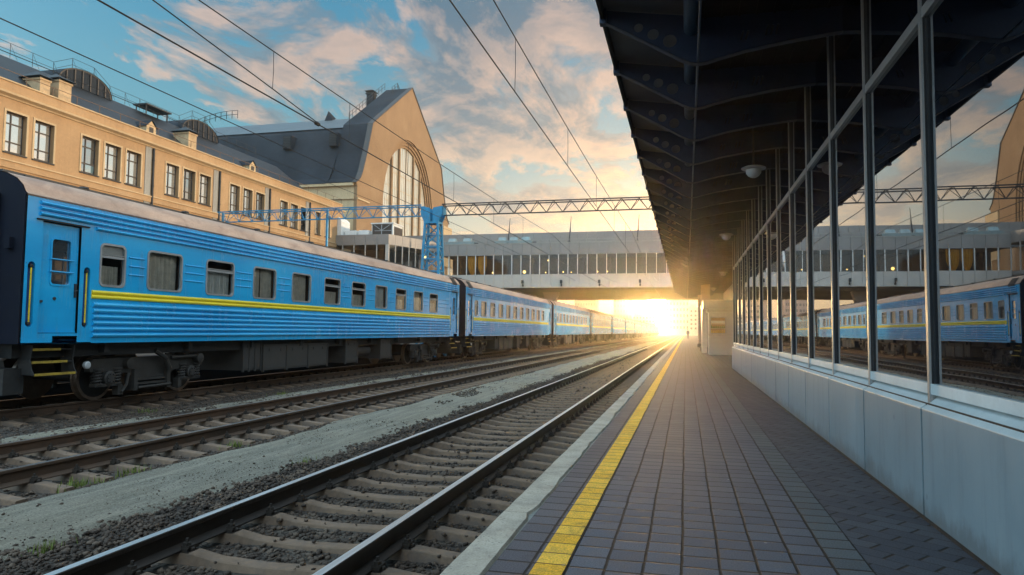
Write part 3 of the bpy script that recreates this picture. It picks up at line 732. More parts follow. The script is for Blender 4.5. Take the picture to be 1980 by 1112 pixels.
        b = MB(); b.quad((x-.03,d0+.22,Z(1.92)),(x-.03,d1-.16,Z(1.92)),(x-.03,d1-.16,Z(2.81)),(x-.03,d0+.22,Z(2.81))); part(b, 'pane', M['glass_win2'], dr)
        b = MB()
        for z in (2.18,2.41): b.tube([(x+.03,d0+.19,Z(z)),(x+.03,d1-.13,Z(z))],.014,6)
        part(b, 'window_bar', M['blue'], dr)
        b = MB(); b.box(x,x+.03,d1-.075,d1-.035,Z(1.72),Z(1.98)); b.tube([(x+.03,d1-.055,Z(1.85)),(x+.07,d1-.055,Z(1.85)),(x+.07,d1-.13,Z(1.83))],.011,6)
        b.tube([(x,d0+.34,Z(1.68)),(x+.02,d0+.34,Z(1.68))],.03,8)
        b.box(x,x+.03,d0-.06,d0+.08,Z(1.60),Z(1.64)); part(b, 'door_handle', M['alu_dark'], dr)
        b = MB(); b.box(XS,XS+.035,d0-.14,d1+.16,Z(3.085),Z(3.11)); part(b, 'rain_strip', M['black'], dr)
        for gy in ((.14,1.34) if d0 < 5 else (23.17,24.36)):
            b = MB(); b.tube([(XS-.02,gy+.01,Z(1.24)),(XS-.02,gy+.01,Z(2.22))],.015,8)
            gr = part(b, 'grab_rail', M['steelyellow'])
            b = MB()
            for z in (1.21,2.24): b.lathe((XS-.07,gy+.01,Z(z)),'x',[(0,.035),(.06,.035),(.07,.02)],10)
            part(b, 'rail_mount', M['black'], gr)
        # steps
        b = MB()
        for yy in (d0-.04,d1+.02):
            b.plate([[(XS-.42,ZB-.02),(XS-.06,ZB-.02),(XS-.10,ZB-.30),(XS-.06,ZB-.46),(XS+.0,ZB-.56),(XS-.34,ZB-.56)]],'y',yy,yy+.02)
        for k, (zz, xx) in enumerate(((ZB-.10,XS-.13),(ZB-.33,XS-.10),(ZB-.55,XS-.02))): b.box(xx-.26,xx,d0-.02,d1+.02,zz-.02,zz)
        st = part(b, 'entrance_steps', M['black'])
        for k, (zz, xx, e) in enumerate(((ZB-.10,XS-.13,.25),(ZB-.33,XS-.10,.12),(ZB-.55,XS-.02,0))):
            b = MB(); b.box(xx,xx+.012,d0-.01,d1+.02-e,zz-.03,zz+.014); part(b, 'step_edge', M['step_yellow'], st)
    # underframe
    b = MB(); b.box(-1.3,1.3,.1,L-.1,ZB-.26,ZB-.01)
    for k in range(9): b.box(1.2,1.45,2.+k*2.5,2.12+k*2.5,ZB-.2,ZB)
    b.box(-1.2,1.32,-.05,.35,.32,.78)
    part(b, 'underframe', M['black'])
    b = MB()
    b.lathe((1.38,1.62,.78),'x',[(0,.075),(.06,.075),(.075,.05)],14); part(b, 'dial', M['silver'])
    def eq(y0, y1, z0, z1, x1=1.42, ribs_=0, name='equipment_box', mat='equip'):
        b = MB(); b.box(-.9,x1,y0,y1,z0,z1); b.box(x1,x1+.012,y0+.04,y1-.04,z0+.05,z1-.05)
        for k in range(ribs_+1): yy = y0+(y1-y0)*k/max(1,ribs_); b.box(x1-.02,x1+.028,yy-.025,yy+.025,z0-.04,z1)
        for k in range(2): b.box(x1,x1+.03,y0+(y1-y0)*(.25+.5*k)-.04,y0+(y1-y0)*(.25+.5*k)+.04,z1-.16,z1-.08)
        b.box(x1-.04,x1+.02,y0-.02,y1+.02,z1,z1+.03)
        part(b, name, M[mat])
    eq(6.75,7.55,.40,1.16,1.36,3)
    for k in range(3): eq(7.62+k*1.22,8.80+k*1.22,.36,1.05,1.40,1,'battery_box')
    eq(12.6,13.5,.36,1.14,1.36,1); eq(15.4,16.4,.42,1.14,1.40,1)
    b = MB(); b.lathe((1.0,13.8,.75),'y',[(0,.02),(.05,.2),(1.2,.2),(1.25,.02)],14); part(b, 'air_tank', M['equip'])
    # bogies
    for yc in (3.67, L-3.67):
        b = MB(); xb = 1.08
        for s in (-1,1):
            x0 = s*xb
            b.plate([[(yc-1.75,.80),(yc-1.70,.62),(yc-.7,.55),(yc-.45,.42),(yc+.45,.42),(yc+.7,.55),(yc+1.70,.62),(yc+1.75,.80),(yc+1.6,.88),(yc-1.6,.88)]],'x',x0-.07,x0+.07)
            b.lathe((x0-.03,yc-.75,.76),'x',[(0,.11),(.22,.11),(.23,.04)],12); b.lathe((x0-.03,yc+1.45,.80),'x',[(0,.12),(.26,.12),(.28,.05)],12)
            b.tube([(x0+s*.22,yc-.1,1.02),(x0+s*.22,yc+.25,.85),(x0+s*.20,yc+.42,.58)],.055,8)
            b.tube([(x0+s*.16,yc+.5,.84),(x0+s*.16,yc+1.45,.86)],.04,8)
            b.plate([[(yc+.38,.95),(yc+.62,.93),(yc+.66,.62),(yc+.40,.55)]],'x',x0+s*.08,x0+s*.13)
            for yy in (yc-.55,yc+.45): b.box(x0-.10,x0+.16,yy-.05,yy+.05,.16,.62)
            for zz in (.19,.28,.37): b.box(x0-.02,x0+.12,yc-.5,yc+.42,zz,zz+.045)
            b.tube([(x0+s*.17,yc-.5,.22),(x0+s*.17,yc+.5,.24)],.03,8)
            b.tube([(x0+s*.12,yc-.72,.55),(x0+s*.12,yc-.78,.30),(x0+s*.12,yc-.9,.16)],.03,8)
            b.box(x0-.05,x0+.1,yc-.98,yc-.84,.10,.30); b.box(x0-.05,x0+.1,yc+.84,yc+.96,.12,.34)
        b.box(-xb,xb,yc-.25,yc+.25,.45,.85)
        fr = part(b, 'bogie', M['bogie'])
        for yw in (yc-1.25, yc+1.25):
            for s in (-1,1):
                b = MB(); x = s*.78
                b.lathe((x,yw,.475),'x',[(-.065*s,.50),(-.03*s,.50),(-.028*s,.476),(.065*s,.470)],36); 
                w = part(b, 'wheel', M['rim'], fr, smooth=True)
                b = MB(); b.lathe((x,yw,.475),'x',[(.066*s,.41),(.05*s,.40),(.03*s,.20),(.08*s,.14),(.09*s,.02)],28); part(b, 'wheel_disc', M['black'], fr, smooth=True)
                b = MB(); xa = s*xb
                b.lathe((xa-.02*s,yw,.475),'x',[(0,.15),(.16*s,.15),(.18*s,.11),(.20*s,.11),(.21*s,.03)],16)
                b.box(min(xa-.05*s,xa+.12*s),max(xa-.05*s,xa+.12*s),yw-.34,yw+.34,.30,.36)
                for q in range(6): 
                    a = 2*PI*q/6; b.lathe((xa+.18*s,yw+.085*math.cos(a),.475+.085*math.sin(a)),'x',[(0,.014),(.03*s,.014)],6)
                part(b, 'axle_box', M['equip'], fr)
                b = MB()
                for q in (-1,1):
                    yy = yw+q*.255
                    pts = [(xa+.04*s+.085*math.cos(2*PI*k/10), yy+.085*math.sin(2*PI*k/10), .36+.30*k/50) for k in range(51)]
                    b.tube(pts, .022, 6); b.lathe((xa+.04*s,yy,.36),'z',[(0,.05),(.3,.05)],10); b.lathe((xa+.04*s,yy,.64),'z',[(0,.12),(.04,.12)],14); b.lathe((xa+.04*s,yy,.34),'z',[(0,.12),(.03,.12)],14)
                part(b, 'coil_spring', M['bogie'], fr, smooth=True)
            b = MB(); b.tube([(-.8,yw,.475),(.8,yw,.475)],.08,10); part(b, 'axle', M['black'], fr)
    return t
coach = make_coach('nearest blue coach with yellow stripe, its dark end wall at the picture edge')
CL = ['second blue coach, coupled behind the nearest one','third blue coach, half under the footbridge','fourth blue coach, just past the footbridge in golden light']
for i in range(1,12):
    c = copy_tree(coach)
    rf = [k for k in c.children if k.name.startswith('roof')][0]; v0 = [k for k in rf.children if k.name.startswith('roof_vent')][0]
    v1 = v0.copy(); COL.objects.link(v1); v1.parent = rf; v1.location = (0,-L+1.6,0)
    c.location = (-12.9, 9.92+25.6*i, RAILZ)
    c['label'] = CL[i-1] if i <= 3 else 'distant coach of the blue train glowing in the golden haze'
# ------------------------------------------------------------------ long station wing
FX = -40.
wing = thing('station_wing', 'long sandstone-coloured station wing with tall windows and dark roof behind the train', 'building', (FX,50,-.6))
PER = 8.1
wy = []                                  # window openings (y0, y1)
for base in (22.75,30.85,38.9,46.95,55.0,63.1):
    for k in (0,1,2): wy.append((base+k*1.98, base+k*1.98+1.42))
wy = [w for w in wy if w[0] > 24.6 and w[1] < 69.5] + [(70.2,71.3),(72.4,73.5)]
wy = [(w if not (32.6 < w[0] < 33.2) else (33.36,34.75)) for w in wy if not (30.5 < w[0] < 32.0)]
wy = [(w if not (34.5 < w[0] < 35.2) else (35.32,36.72)) for w in wy]
ZS, ZT = 11.70, 14.22
b = MB(); Y0, Y1 = 12., 76.5
b.quad((FX,Y0,-.6),(FX,Y1,-.6),(FX,Y1,ZS),(FX,Y0,ZS)); b.quad((FX,Y0,ZT),(FX,Y1,ZT),(FX,Y1,15.0),(FX,Y0,15.0))
e = Y0
for (a, c) in wy:
    b.quad((FX,e,ZS),(FX,a,ZS),(FX,a,ZT),(FX,e,ZT)); e = c
    D = FX-.55
    b.quad((FX,a,ZS),(D,a,ZS),(D,a,ZT),(FX,a,ZT)); b.quad((FX,c,ZS),(D,c,ZS),(D,c,ZT),(FX,c,ZT))
    b.quad((FX,a,ZT),(FX,c,ZT),(D,c,ZT),(D,a,ZT)); b.quad((FX,a,ZS),(FX,c,ZS),(D,c,ZS),(D,a,ZS))
b.quad((FX,e,ZS),(FX,Y1,ZS),(FX,Y1,ZT),(FX,e,ZT))
b.quad((FX,Y1,-.6),(FX-14,Y1,-.6),(FX-14,Y1,15),(FX,Y1,15)); b.quad((FX,Y0,-.6),(FX-14,Y0,-.6),(FX-14,Y0,15),(FX,Y0,15))
b.box(FX-.5,FX-.02,Y0,Y1,15.0,16.05)
b.box(FX-.3,FX+.10,Y0,Y1,10.75,11.16)
wall = b.build('wall', M['plaster'], wing)
b = MB()
b.prism([(FX-.2,15.02),(FX+.06,15.02),(FX+.10,15.10),(FX+.34,15.22),(FX+.36,15.34),(FX+.02,15.40),(FX-.2,15.40)],'y',Y0-.2,Y1+.2)
b.box(FX-.45,FX+.05,Y0,Y1,16.06,16.14); b.box(FX-.1,FX+.16,Y0,Y1,11.165,11.24)
b.build('cornice', M['trim'], wing)
for (a, c) in wy:
    xg = FX-.30; b = MB(); m = (a+c)/2-.12; w = .035
    b.box(xg-.03,xg+.03,a,a+.05,ZS+.06,ZT); b.box(xg-.03,xg+.03,c-.05,c,ZS+.06,ZT); b.box(xg-.03,xg+.05,a+.07,c-.07,ZT-.08,ZT); b.box(xg-.03,xg+.05,a+.07,c-.07,ZS+.06,ZS+.15)
    b.box(xg-.02,xg+.045,m-w,m+w,ZS+.15,ZT-.08)
    for z in (ZS+.72, ZT-.66): b.box(xg-.02,xg+.04,a+.07,m-w,z-.04,z+.04); b.box(xg-.02,xg+.04,m+w,c-.07,z-.04,z+.04)
    f = b.build('window', M['frame_dark'], wing)
    b = MB(); b.quad((xg,a,ZS+.05),(xg,c,ZS+.05),(xg,c,ZT),(xg,a,ZT)); b.build('pane', M[random.choice(('glass_win','glass_win','glass_win2','glass_win'))], f)
    b = MB(); b.box(FX-.5,FX+.09,a-.1,c+.1,ZS-.07,ZS+.01); b.build('sill', M['iron'], f)
    if abs(a-38.9) < .3: b = MB(); b.box(xg+.002,xg+.03,m+.04,c-.06,ZS+.16,ZS+.66); b.build('lower_pane', M['glass_win3'], f)
    b = MB(); x_, X_ = FX-.02, FX+.045; y_, Y_, z_, Z_ = a-.002, c+.002, ZS+.012, ZT+.002
    b.plate([[(a-.13,z_),(a-.13,ZT+.13),(c+.13,ZT+.13),(c+.13,z_),(Y_,z_),(Y_,Z_),(y_,Z_),(y_,z_)]],'x',x_,X_); b.build('surround', M['trim'], f)
for y in (29.2,45.45,53.45,61.2,68.85):
    b = MB(); b.tube([(FX+.12,y,0),(FX+.12,y,14.98)],.085,8)
    for z in (3,6,9,12,14): b.lathe((FX+.12,y,z),'z',[(0,.11),(.08,.11)],8)
    b.build('downpipe', M['iron'], wing)
    b = MB(); b.box(FX-.02,FX+.05,y-.75,y-.16,0,14.98); b.build('pilaster', M['grey_render'], wing)
# roof
b = MB()
b.quad((FX-.5,Y0,16.05),(FX-.5,70.,16.05),(-45,70.,19.5),(-45,Y0,19.5)); b.quad((-45,Y0,19.5),(-45,70,19.5),(-53,70,19.8),(-53,Y0,19.8))
b.quad((FX-.5,70,16.05),(FX-.5,76.5,16.05),(-46,76.5,16.2),(-45,70,19.5)); b.add([(-45,70,19.5),(-46,76.5,16.2),(-53,76.5,16.2),(-53,70,19.8)],[(0,1,2,3)])
b.quad((FX-.5,Y0,16.05),(-45,Y0,19.5),(-53,Y0,19.8),(-53,Y0,15))
roof = b.build('roof', M['sheet_wing'], wing)
def railing(par, pts, h, step, mat, r=.018, mids=1, brace=0, name='railing'):
    b = MB()
    for (p, q) in zip(pts[:-1], pts[1:]):
        p, q = Vector(p), Vector(q); n = max(1,round((q-p).length/step))
        for i in range(n+1):
            s = p+(q-p)*i/n; b.tube([s,s+Vector((0,0,h))],r*1.1,5)
            if brace: b.tube([s+Vector((0,0,h*.95)),s+Vector((0,brace,0))],r*.8,4)
        for k in range(mids+1): z = Vector((0,0,h*(k+1)/(mids+1))); b.tube([p+z,q+z],r,5)
    return b.build(name, mat, par)
railing(wing, [(FX-.15,Y0,16.14),(FX-.15,76.4,16.14),(FX-6,76.4,16.14)], .62, 1.9, M['railing'], .022, 0)
def ridge_z(y): return 19.5
rp_ = [(-45,Y0,19.55),(-45,41.0,19.55),(-45,42.6,20.45),(-45,44.6,20.45),(-45,46.2,19.55),(-45,54.2,19.55),(-45,55.9,20.55),(-45,57.8,20.55),(-45,59.4,19.55),(-45,66,19.55)]
railing(wing, rp_, 1.0, 1.75, M['iron'], .017, 1, .55, 'ridge_railing')
for (a, c) in ((41.1,46.1),(54.2,59.3)):   # arched roof lights
    m, hw = (a+c)/2, (c-a)/2; arc = [(m-hw*math.cos(PI*i/16), 19.3+1.45*math.sin(PI*i/16)**.9) for i in range(17)]
    b = MB(); out = [(p[0],p[1]) for p in arc]
    vs = [(-44.6,p[0],p[1]) for p in arc] + [(-52.5,p[0],p[1]) for p in arc]; b.add(vs, [(i,i+1,18+i,17+i) for i in range(16)])
    inner = [(m-hw*.93*math.cos(PI*i/16), 19.33+1.33*math.sin(PI*i/16)**.9) for i in range(17)]
    b.plate([arc+[(c,19.2),(a,19.2)][:0], ], 'x', -44.72,-44.70)
    rl_ = b.build('arched_dormer', M['slate'], wing, smooth=True)
    b = MB(); vs = [(-44.66,p[0],p[1]) for p in arc]+[(-44.66,p[0],p[1]) for p in inner]; b.add(vs,[(i,i+1,18+i,17+i) for i in range(16)])
    for k in range(1,7):
        y = a+(c-a)*k/7; zt = 19.33+1.33*max(0,1-((y-m)/(hw*.93))**2)**.48; b.box(-44.68,-44.60,y-.05,y+.05,19.3,zt)
    b.build('dormer_mullion', M['frame_dark'], rl_)
def chimney(y, x, z0, h, w, d):
    b = MB(); b.box(x-d,x,y,y+w,z0-1.2,z0+h); b.box(x-d-.06,x+.06,y-.06,y+w+.06,z0+h-.12,z0+h)
    c = b.build('chimney', M['brick_ch'], roof)
    b = MB(); q = .22; b.add([(x-d-q,y-q,z0+h+.1),(x+q,y-q,z0+h+.1),(x+q,y+w+q,z0+h+.1),(x-d-q,y+w+q,z0+h+.1),(x-d/2,y+w/2,z0+h+.62)],[(0,1,4),(1,2,4),(2,3,4),(3,0,4),(0,1,2,3)])
    for (px, py) in ((x-d,y),(x,y),(x,y+w),(x-d,y+w)): b.box(px-.04,px+.04,py-.04,py+.04,z0+h,z0+h+.12)
    b.build('chimney_cap', M['iron'], c)
chimney(36.2,-40.75,16.2,1.15,.75,1.5); chimney(37.6,-40.75,16.2,1.5,1.0,1.6); chimney(50.3,-40.75,16.2,1.5,1.0,1.5)
def gablet(y, w, h, x=-40.75, z0=16.25):
    b = MB(); b.prism([(y,z0-.3),(y+w,z0-.3),(y+w,z0+h*.6),(y+w/2,z0+h),(y,z0+h*.6)],'x',x-1.8,x); d = b.build('small_dormer', M['trim'], roof)
    b = MB(); b.box(x-.02,x+.02,y+w*.28,y+w*.72,z0+.05,z0+h*.55); b.build('dormer_window', M['frame_dark'], d)
    b = MB(); q = .1
    for s in (0,1):
        b.add([(x+.1,y-q+s*(w+2*q),z0+h*.55),(x+.1,y+w/2,z0+h+.08),(x-2,y+w/2,z0+h+.08),(x-2,y-q+s*(w+2*q),z0+h*.55)],[(0,1,2,3)])
    b.build('dormer_roof', M['slate'], d)
gablet(45.55,1.0,1.1); gablet(58.9,1.0,1.1)
b = MB(); b.box(-45.6,-44.2,49.3,52.3,20.02,20.14)
for y in (49.5,52.0): b.tube([(-44.4,y,19.2),(-44.4,y,20.05)],.05,6); b.tube([(-45.4,y,19.2),(-45.4,y,20.05)],.05,6)
b.build('roof_hatch', M['iron'], roof)

# ------------------------------------------------------------------ great hall with the pointed gable
hall = thing('station_hall', 'tall station hall with steep dark roof and golden pointed gable with arched window', 'building', (FX,98,-.6))
GC = 97.6
gp = [(80.2,-.6),(80.2,19.2),(79.9,19.6),(80.9,20.3),(81.5,21.2),(82.7,24.0),(84.2,28.3),(85.0,28.9),(GC,37.6)]
gable = gp + [(2*GC-p[0],p[1]) for p in reversed(gp[:-1])]
def arch(hw, top, z0=13., n=22):
    zc = 17.; return [(GC-hw,z0)] + [(GC-hw*math.cos(PI*i/n), zc+(top-zc)*math.sin(PI*i/n)**.86) for i in range(n+1)] + [(GC+hw,z0)]
steps = [(9.7,29.4,0.),(9.3,29.0,.2),(8.9,28.6,.4),(8.5,28.25,.6)]
b = MB(); b.plate([gable, arch(*steps[0][:2])],'x',FX-.45,FX)
for i in range(1,4): b.plate([arch(steps[i-1][0]+.02,steps[i-1][1]+.02,12.9), arch(*steps[i][:2],13.1)],'x',FX-steps[i][2]-.45,FX-steps[i][2])
gw = b.build('gable_wall', M['gable'], hall)
b = MB()
out = [(p[0]+(-.0 if p[0]<GC else .0), p[1]) for p in gable[1:-1]]
vs = []
for p in gable[2:-2]:
    d = Vector((p[0]-GC, p[1]-24)).normalized()*.15; vs += [(FX+.12,p[0],p[1]),(FX+.12,p[0]+d.x,p[1]+d.y),(FX-.6,p[0]+d.x,p[1]+d.y),(FX-.6,p[0],p[1])]
n = len(vs)//4; b.add(vs, [(i*4+k,i*4+(k+1)%4,(i+1)*4+(k+1)%4,(i+1)*4+k) for i in range(n-1) for k in range(4)])
b.build('gable_coping', M['frame_dark'], gw)
b = MB(); xg = FX-.82; A = arch(8.55,28.3); b.add([(xg,p[0],p[1]) for p in A],[tuple(range(len(A)))]); ag = b.build('arched_window', M['glass_arch'], hall)
def az(y, hw=8.5, top=28.25): q = min(1,abs(y-GC)/hw); return 17+(top-17)*(1-q*q)**.43
b = MB()
for k in (-2,-1,1,2,):
    y = GC+k*2.8*(.98); b.box(xg+.0,xg+.28,y-.2,y+.2,12.5,az(y)-.05)
for y in (GC,):
    b.box(xg+.0,xg+.12,y-.05,y+.05,12.5,az(y)-.05)
b.build('window_pier', M['gable'], ag)
b = MB()
for k in range(-11,12):
    y = GC+k*.66
    if az(y) > 14: b.box(xg+.01,xg+.035,y-.03,y+.03,12.5,az(y)-.05)
for z in (15,17.2,19.4,21.6,23.8):
    hw = 7.7 if z < 17.2 else 7.7*math.sqrt(max(.01,1-((z-17)/10.2)**2.3)); b.box(xg+.01,xg+.05,GC-hw,GC+hw,z-.03,z+.03)
b.build('glazing_bar', M['trim'], ag)
b = MB()
for z, w in ((17.6,.10),): b.box(FX-.02,FX+.14,80.25,83.6,z-.1,z+.1)
b.box(FX-.02,FX+.2,112.2,116.6,12.,18.9); b.box(FX-.02,FX+.45,115.3,117.4,12.,17.5)
b.build('string_course', M['trim'], gw)
# gable block roof (thick parapet) and side wall
b = MB()
for s in (1,-1):
    pr = [(p[0] if s>0 else 2*GC-p[0], p[1]) for p in gp[2:]]
    vs = [(FX-.3,p[0],p[1]+.05) for p in pr] + [(FX-4.2,p[0],p[1]+.05) for p in pr]; n = len(pr)
    b.add(vs,[(i,i+1,n+i+1,n+i) for i in range(n-1)])
b.add([(FX-4.2,p[0],p[1]) for p in gable],[tuple(range(len(gable)))])
gr = b.build('gable_roof', M['slate'], hall)
b = MB(); b.quad((FX-.45,80.2,-.6),(-92,80.2,-.6),(-92,80.2,19.2),(FX-.45,80.2,19.2)); b.box(-92,FX-.4,79.85,80.2,19.2,19.55); b.box(-92,FX-.4,80.02,80.2,17.5,17.7)
b.quad((FX-.45,115.0,-.6),(-92,115.0,-.6),(-92,115.0,19.2),(FX-.45,115.0,19.2))
b.build('side_wall', M['trim'], hall)
low_ = [(79.8,19.55),(80.8,20.4),(81.8,22.2),(83.2,25.2),(84.4,27.6),(84.9,28.2)]
for s in (-1,1):
    b = MB(); b.strip([(p[0] if s>0 else 2*GC-p[0],p[1]) for p in low_],'x',FX-4.2,-90)
    hr = b.build('slate_roof', M['slate'], hall)
b = MB()
for s in (1,-1):
    y = 84.9 if s>0 else 2*GC-84.9; b.quad((FX-4.2,y-.25*s,28.15),(-77,y-.25*s,28.15),(-74,GC,33.6),(FX-4.2,GC,33.6))
b.add([(-77,84.65,28.15),(-77,2*GC-84.65,28.15),(-74,GC,33.6)],[(0,1,2)])
b.quad((-77,84.65,28.15),(-90,84.65,28.15),(-90,2*GC-84.65,28.15),(-77,2*GC-84.65,28.15))
sr = b.build('sheet_metal_roof', M['sheet'], hall)
for x in (-53.3,-46.8):
    b = MB(); b.add([(x-.55,85.9,28.6),(x+.55,85.9,28.6),(x,85.9,29.9),(x,88.6,29.8)],[(0,1,2),(0,2,3),(1,2,3)]); 
    zt = 33.3; b = MB(); b.add([(x-.7,96.6,33.1),(x+.7,96.6,33.1),(x,96.6,34.7),(x,99,34.2),(x,97.5,33)],[(0,1,2),(0,2,3),(1,2,3)]); b.build('ridge_vent', M['slate'], sr)
for x in (-51.6,-44.8):
    b = MB(); b.box(x-.6,x+.6,82.6,85.2,25.1,26.9); d = b.build('louvre_dormer', M['slate'], hr)
    b = MB()
    for k in range(7): b.bar((x-.5,82.56,25.3+k*.22),(x+.5,82.56,25.3+k*.22),.12)
    b.build('louvre', M['iron'], d)
b = MB(); b.box(-46.6,-45.6,95.8,97.0,33.5,36.6); ch = b.build('chimney', M['slate'], gr)
b = MB(); b.box(-46.75,-45.45,95.65,97.15,36.6,36.75); b.add([(-46.85,95.5,37.05),(-45.35,95.5,37.05),(-45.35,97.3,37.05),(-46.85,97.3,37.05),(-46.1,96.4,37.5)],[(0,1,4),(1,2,4),(2,3,4),(3,0,4),(0,1,2,3)])
for (px,py) in ((-46.6,95.8),(-45.6,95.8),(-45.6,97.0),(-46.6,97.0)): b.box(px-.05,px+.05,py-.05,py+.05,36.6,37.1)
b.build('chimney_cap', M['iron'], ch)
railing(hall, [(-44.1,85.5,29.4),(-44.1,91.5,33.7),(-44.1,96.8,37.4)], 1.0, 1.2, M['iron'], .03, 1)
railing(hall, [(-42.4,95.6,36.4),(-42.4,97.6,37.7),(-42.4,99.6,36.4)], .9, 1.2, M['iron'], .03, 1, .8)
pts = [(-75.+.95*i, 90., 30.0+2.3*math.sin(PI/2*min(1,i/10))) for i in range(12)]
railing(hall, pts, 1.2, .95, M['iron'], .04, 1, 0, 'arc_railing')

# ------------------------------------------------------------------ concourse block and footbridge
conc = thing('concourse_block', 'low grey panelled concourse block with terrace in front of the gable', 'building', (-36,78,-.6))
PA, PB, PC = (-40.5,75.), (-33.3,75.), (-30.2,84.)
def wallband(b, p, q, z0, z1, pitch, gap=.03, th=.25, out=0.):
    p, q = Vector(p), Vector(q); d = (q-p); L_ = d.length; d.normalize(); nrm = Vector((d.y,-d.x)); n = max(1,round(L_/pitch)); s = L_/n
    for i in range(n):
        a, c = p+d*(i*s+gap/2)+nrm*out, p+d*((i+1)*s-gap/2)+nrm*out; A, C_ = a-nrm*th, c-nrm*th
        b.add([(a.x,a.y,z0),(c.x,c.y,z0),(C_.x,C_.y,z0),(A.x,A.y,z0),(a.x,a.y,z1),(c.x,c.y,z1),(C_.x,C_.y,z1),(A.x,A.y,z1)],[(0,3,2,1),(4,5,6,7),(0,1,5,4),(1,2,6,5),(2,3,7,6),(3,0,4,7)])
b = MB(); wallband(b,PA,PB,11.0,12.2,1.33); wallband(b,PB,PC,11.0,12.2,1.17); b.build('parapet_panel', M['panel'], conc)
b = MB(); b.prism([PA,(PB[0]-.3,PB[1]+.3),(PC[0]-.3,PC[1]+.3),(-30.3,86),(-40.,86)],'z',10.98,11.5); b.prism([PA,PB,PC,(-30.3,86),(-40.,86)],'z',7.6,8.0); b.box(-40.4,-33.4,75.2,75.4,-.6,7.6)
b.prism([(-34,75.2),(-33.4,75.2),(-30.4,84),(-31,84)],'z',-.6,7.6); b.build('floor_slab', M['panel'], conc)
b = MB(); b.quad((*PA,8.),(*PB,8.),(*PB,10.98),(*PA,10.98)); b.quad((*PB,8.),(*PC,8.),(*PC,10.98),(*PB,10.98)); b.build('glazing', M['glass_bridge'], conc)
b = MB()
for (p,q,n) in ((PA,PB,5),(PB,PC,8)):
    for i in range(1,n): x = p[0]+(q[0]-p[0])*i/n; y = p[1]+(q[1]-p[1])*i/n; b.box(x-.05,x+.05,y-.08,y+.05,8.,10.98)
b.build('mullion', M['panel_light'], conc)
b = MB(); b.box(PB[0]-.35,PB[0]+.05,PB[1]-.06,PB[1]+.3,7.6,10.99); b.build('corner_post', M['panel_light'], conc)
b = MB(); b.quad((-40,79,8.),(-35,79,8.),(-35,79,10.9),(-40,79,10.9)); b.quad((-35,79,8),(-33,84,8),(-33,84,10.9),(-35,79,10.9)); b.build('back_wall', M['interior'], conc)
pent = thing('terrace_cabin', 'small white cabin with dark windows on the concourse terrace', 'cabin', (-34.6,76.8,11.5))
b = MB(); b.box(-36.0,-33.3,76.2,79.,11.5,13.6); b.box(-36.1,-33.2,76.1,79.1,13.6,13.72); b.build('cabin_wall', M['white'], pent)
b = MB(); b.box(-35.9,-33.45,76.16,76.19,12.1,13.55); w_ = b.build('window', M['frame_dark'], pent)
b = MB(); b.box(-35.6,-33.5,76.12,76.15,12.75,12.81); b.box(-34.75,-34.68,76.12,76.15,12.1,13.5); b.bar((-34.7,76.11,12.8),(-33.6,76.11,13.5),.05); b.bar((-34.7,76.11,12.8),(-35.7,76.11,13.5),.05); b.build('window_bar', M['silver'], w_)
b = MB(); b.box(-33.28,-33.25,76.5,78.9,12.2,13.3); w_ = b.build('window', M['frame_dark'], pent)
for (x, w) in ((-38.6,1.5),(-36.9,1.3)):
    u = thing('air_conditioner', 'white rooftop air conditioner %s' % ('nearest the white booth on the terrace' if x < -38 else 'beside the terrace cabin'), 'air conditioner', (x,76.4,11.5), 'units on the concourse terrace')
    b = MB(); b.box(x-w/2,x+w/2,75.9,76.9,11.7,12.85); b.build('casing', M['white'], u, bevel=.03)
    b = MB(); b.box(x-w/2+.05,x+w/2-.05,76.,76.8,11.5,11.72); b.build('stand', M['iron'], u)
    b = MB(); b.lathe((x,76.4,12.86),'z',[(0,.35),(.05,.35),(.06,.3)],14); b.build('fan_grille', M['iron'], u)
bo = thing('terrace_booth', 'white booth with a dark opening at the end of the station wing', 'booth', (-40.2,75.6,11.5))
b = MB(); b.box(-41.8,-39.5,75.3,77.5,11.5,14.0); b.add([(-41.8,75.3,14.0),(-39.5,75.3,14.0),(-39.9,75.3,14.4),(-41.8,75.3,14.4),(-41.8,77.5,14.0),(-39.5,77.5,14.0),(-39.9,77.5,14.4),(-41.8,77.5,14.4)],[(0,1,2,3),(4,5,6,7),(1,2,6,5),(2,3,7,6)]); b.build('booth_wall', M['white'], bo)
b = MB(); b.box(-41.2,-40.2,75.26,75.28,12.3,13.4); b.build('booth_opening', M['black'], bo)

BX0, BX1, BY, BW = -30.2, 16., 84., 26.
br = thing('footbridge', 'wide grey panelled footbridge with a band of windows spanning the tracks', 'bridge', (-7,84,-.6))
b = MB(); wallband(b,(BX0,BY),(BX1,BY),10.5,11.9,1.17,.03,.3); pb = b.build('upper_panel', M['panel'], br)
b = MB(); wallband(b,(BX0,BY),(BX1,BY),6.45,8.1,1.17,.03,.3); b.build('lower_panel', M['panel_light'], br)
b = MB(); b.box(BX0,BX1,BY+.3,BY+BW,6.5,6.9); b.box(BX0,BX1,BY+.3,BY+BW,10.55,10.95)
for k in range(9): b.box(BX0,BX1,BY+1.2+k*3,BY+1.6+k*3,6.1,6.5)
b.build('deck', M['soffit'], br)
b = MB(); b.quad((BX0,BY+.12,8.1),(BX1,BY+.12,8.1),(BX1,BY+.12,10.5),(BX0,BY+.12,10.5)); b.build('glazing', M['glass_bridge'], br)
nm_ = int((BX1-BX0)/1.17); mm = None
for i in range(nm_+1):
    x = BX0+1.169*i
    if mm is None:
        b = MB(); b.box(x-.035,x+.035,BY-.02,BY+.16,8.1,10.5); mm = b.build('mullion', M['white'], br, origin=(x+7,0,8.7))
    else:
        d = mm.copy(); COL.objects.link(d); d.parent = br; d.location = (x+7,0,8.7)
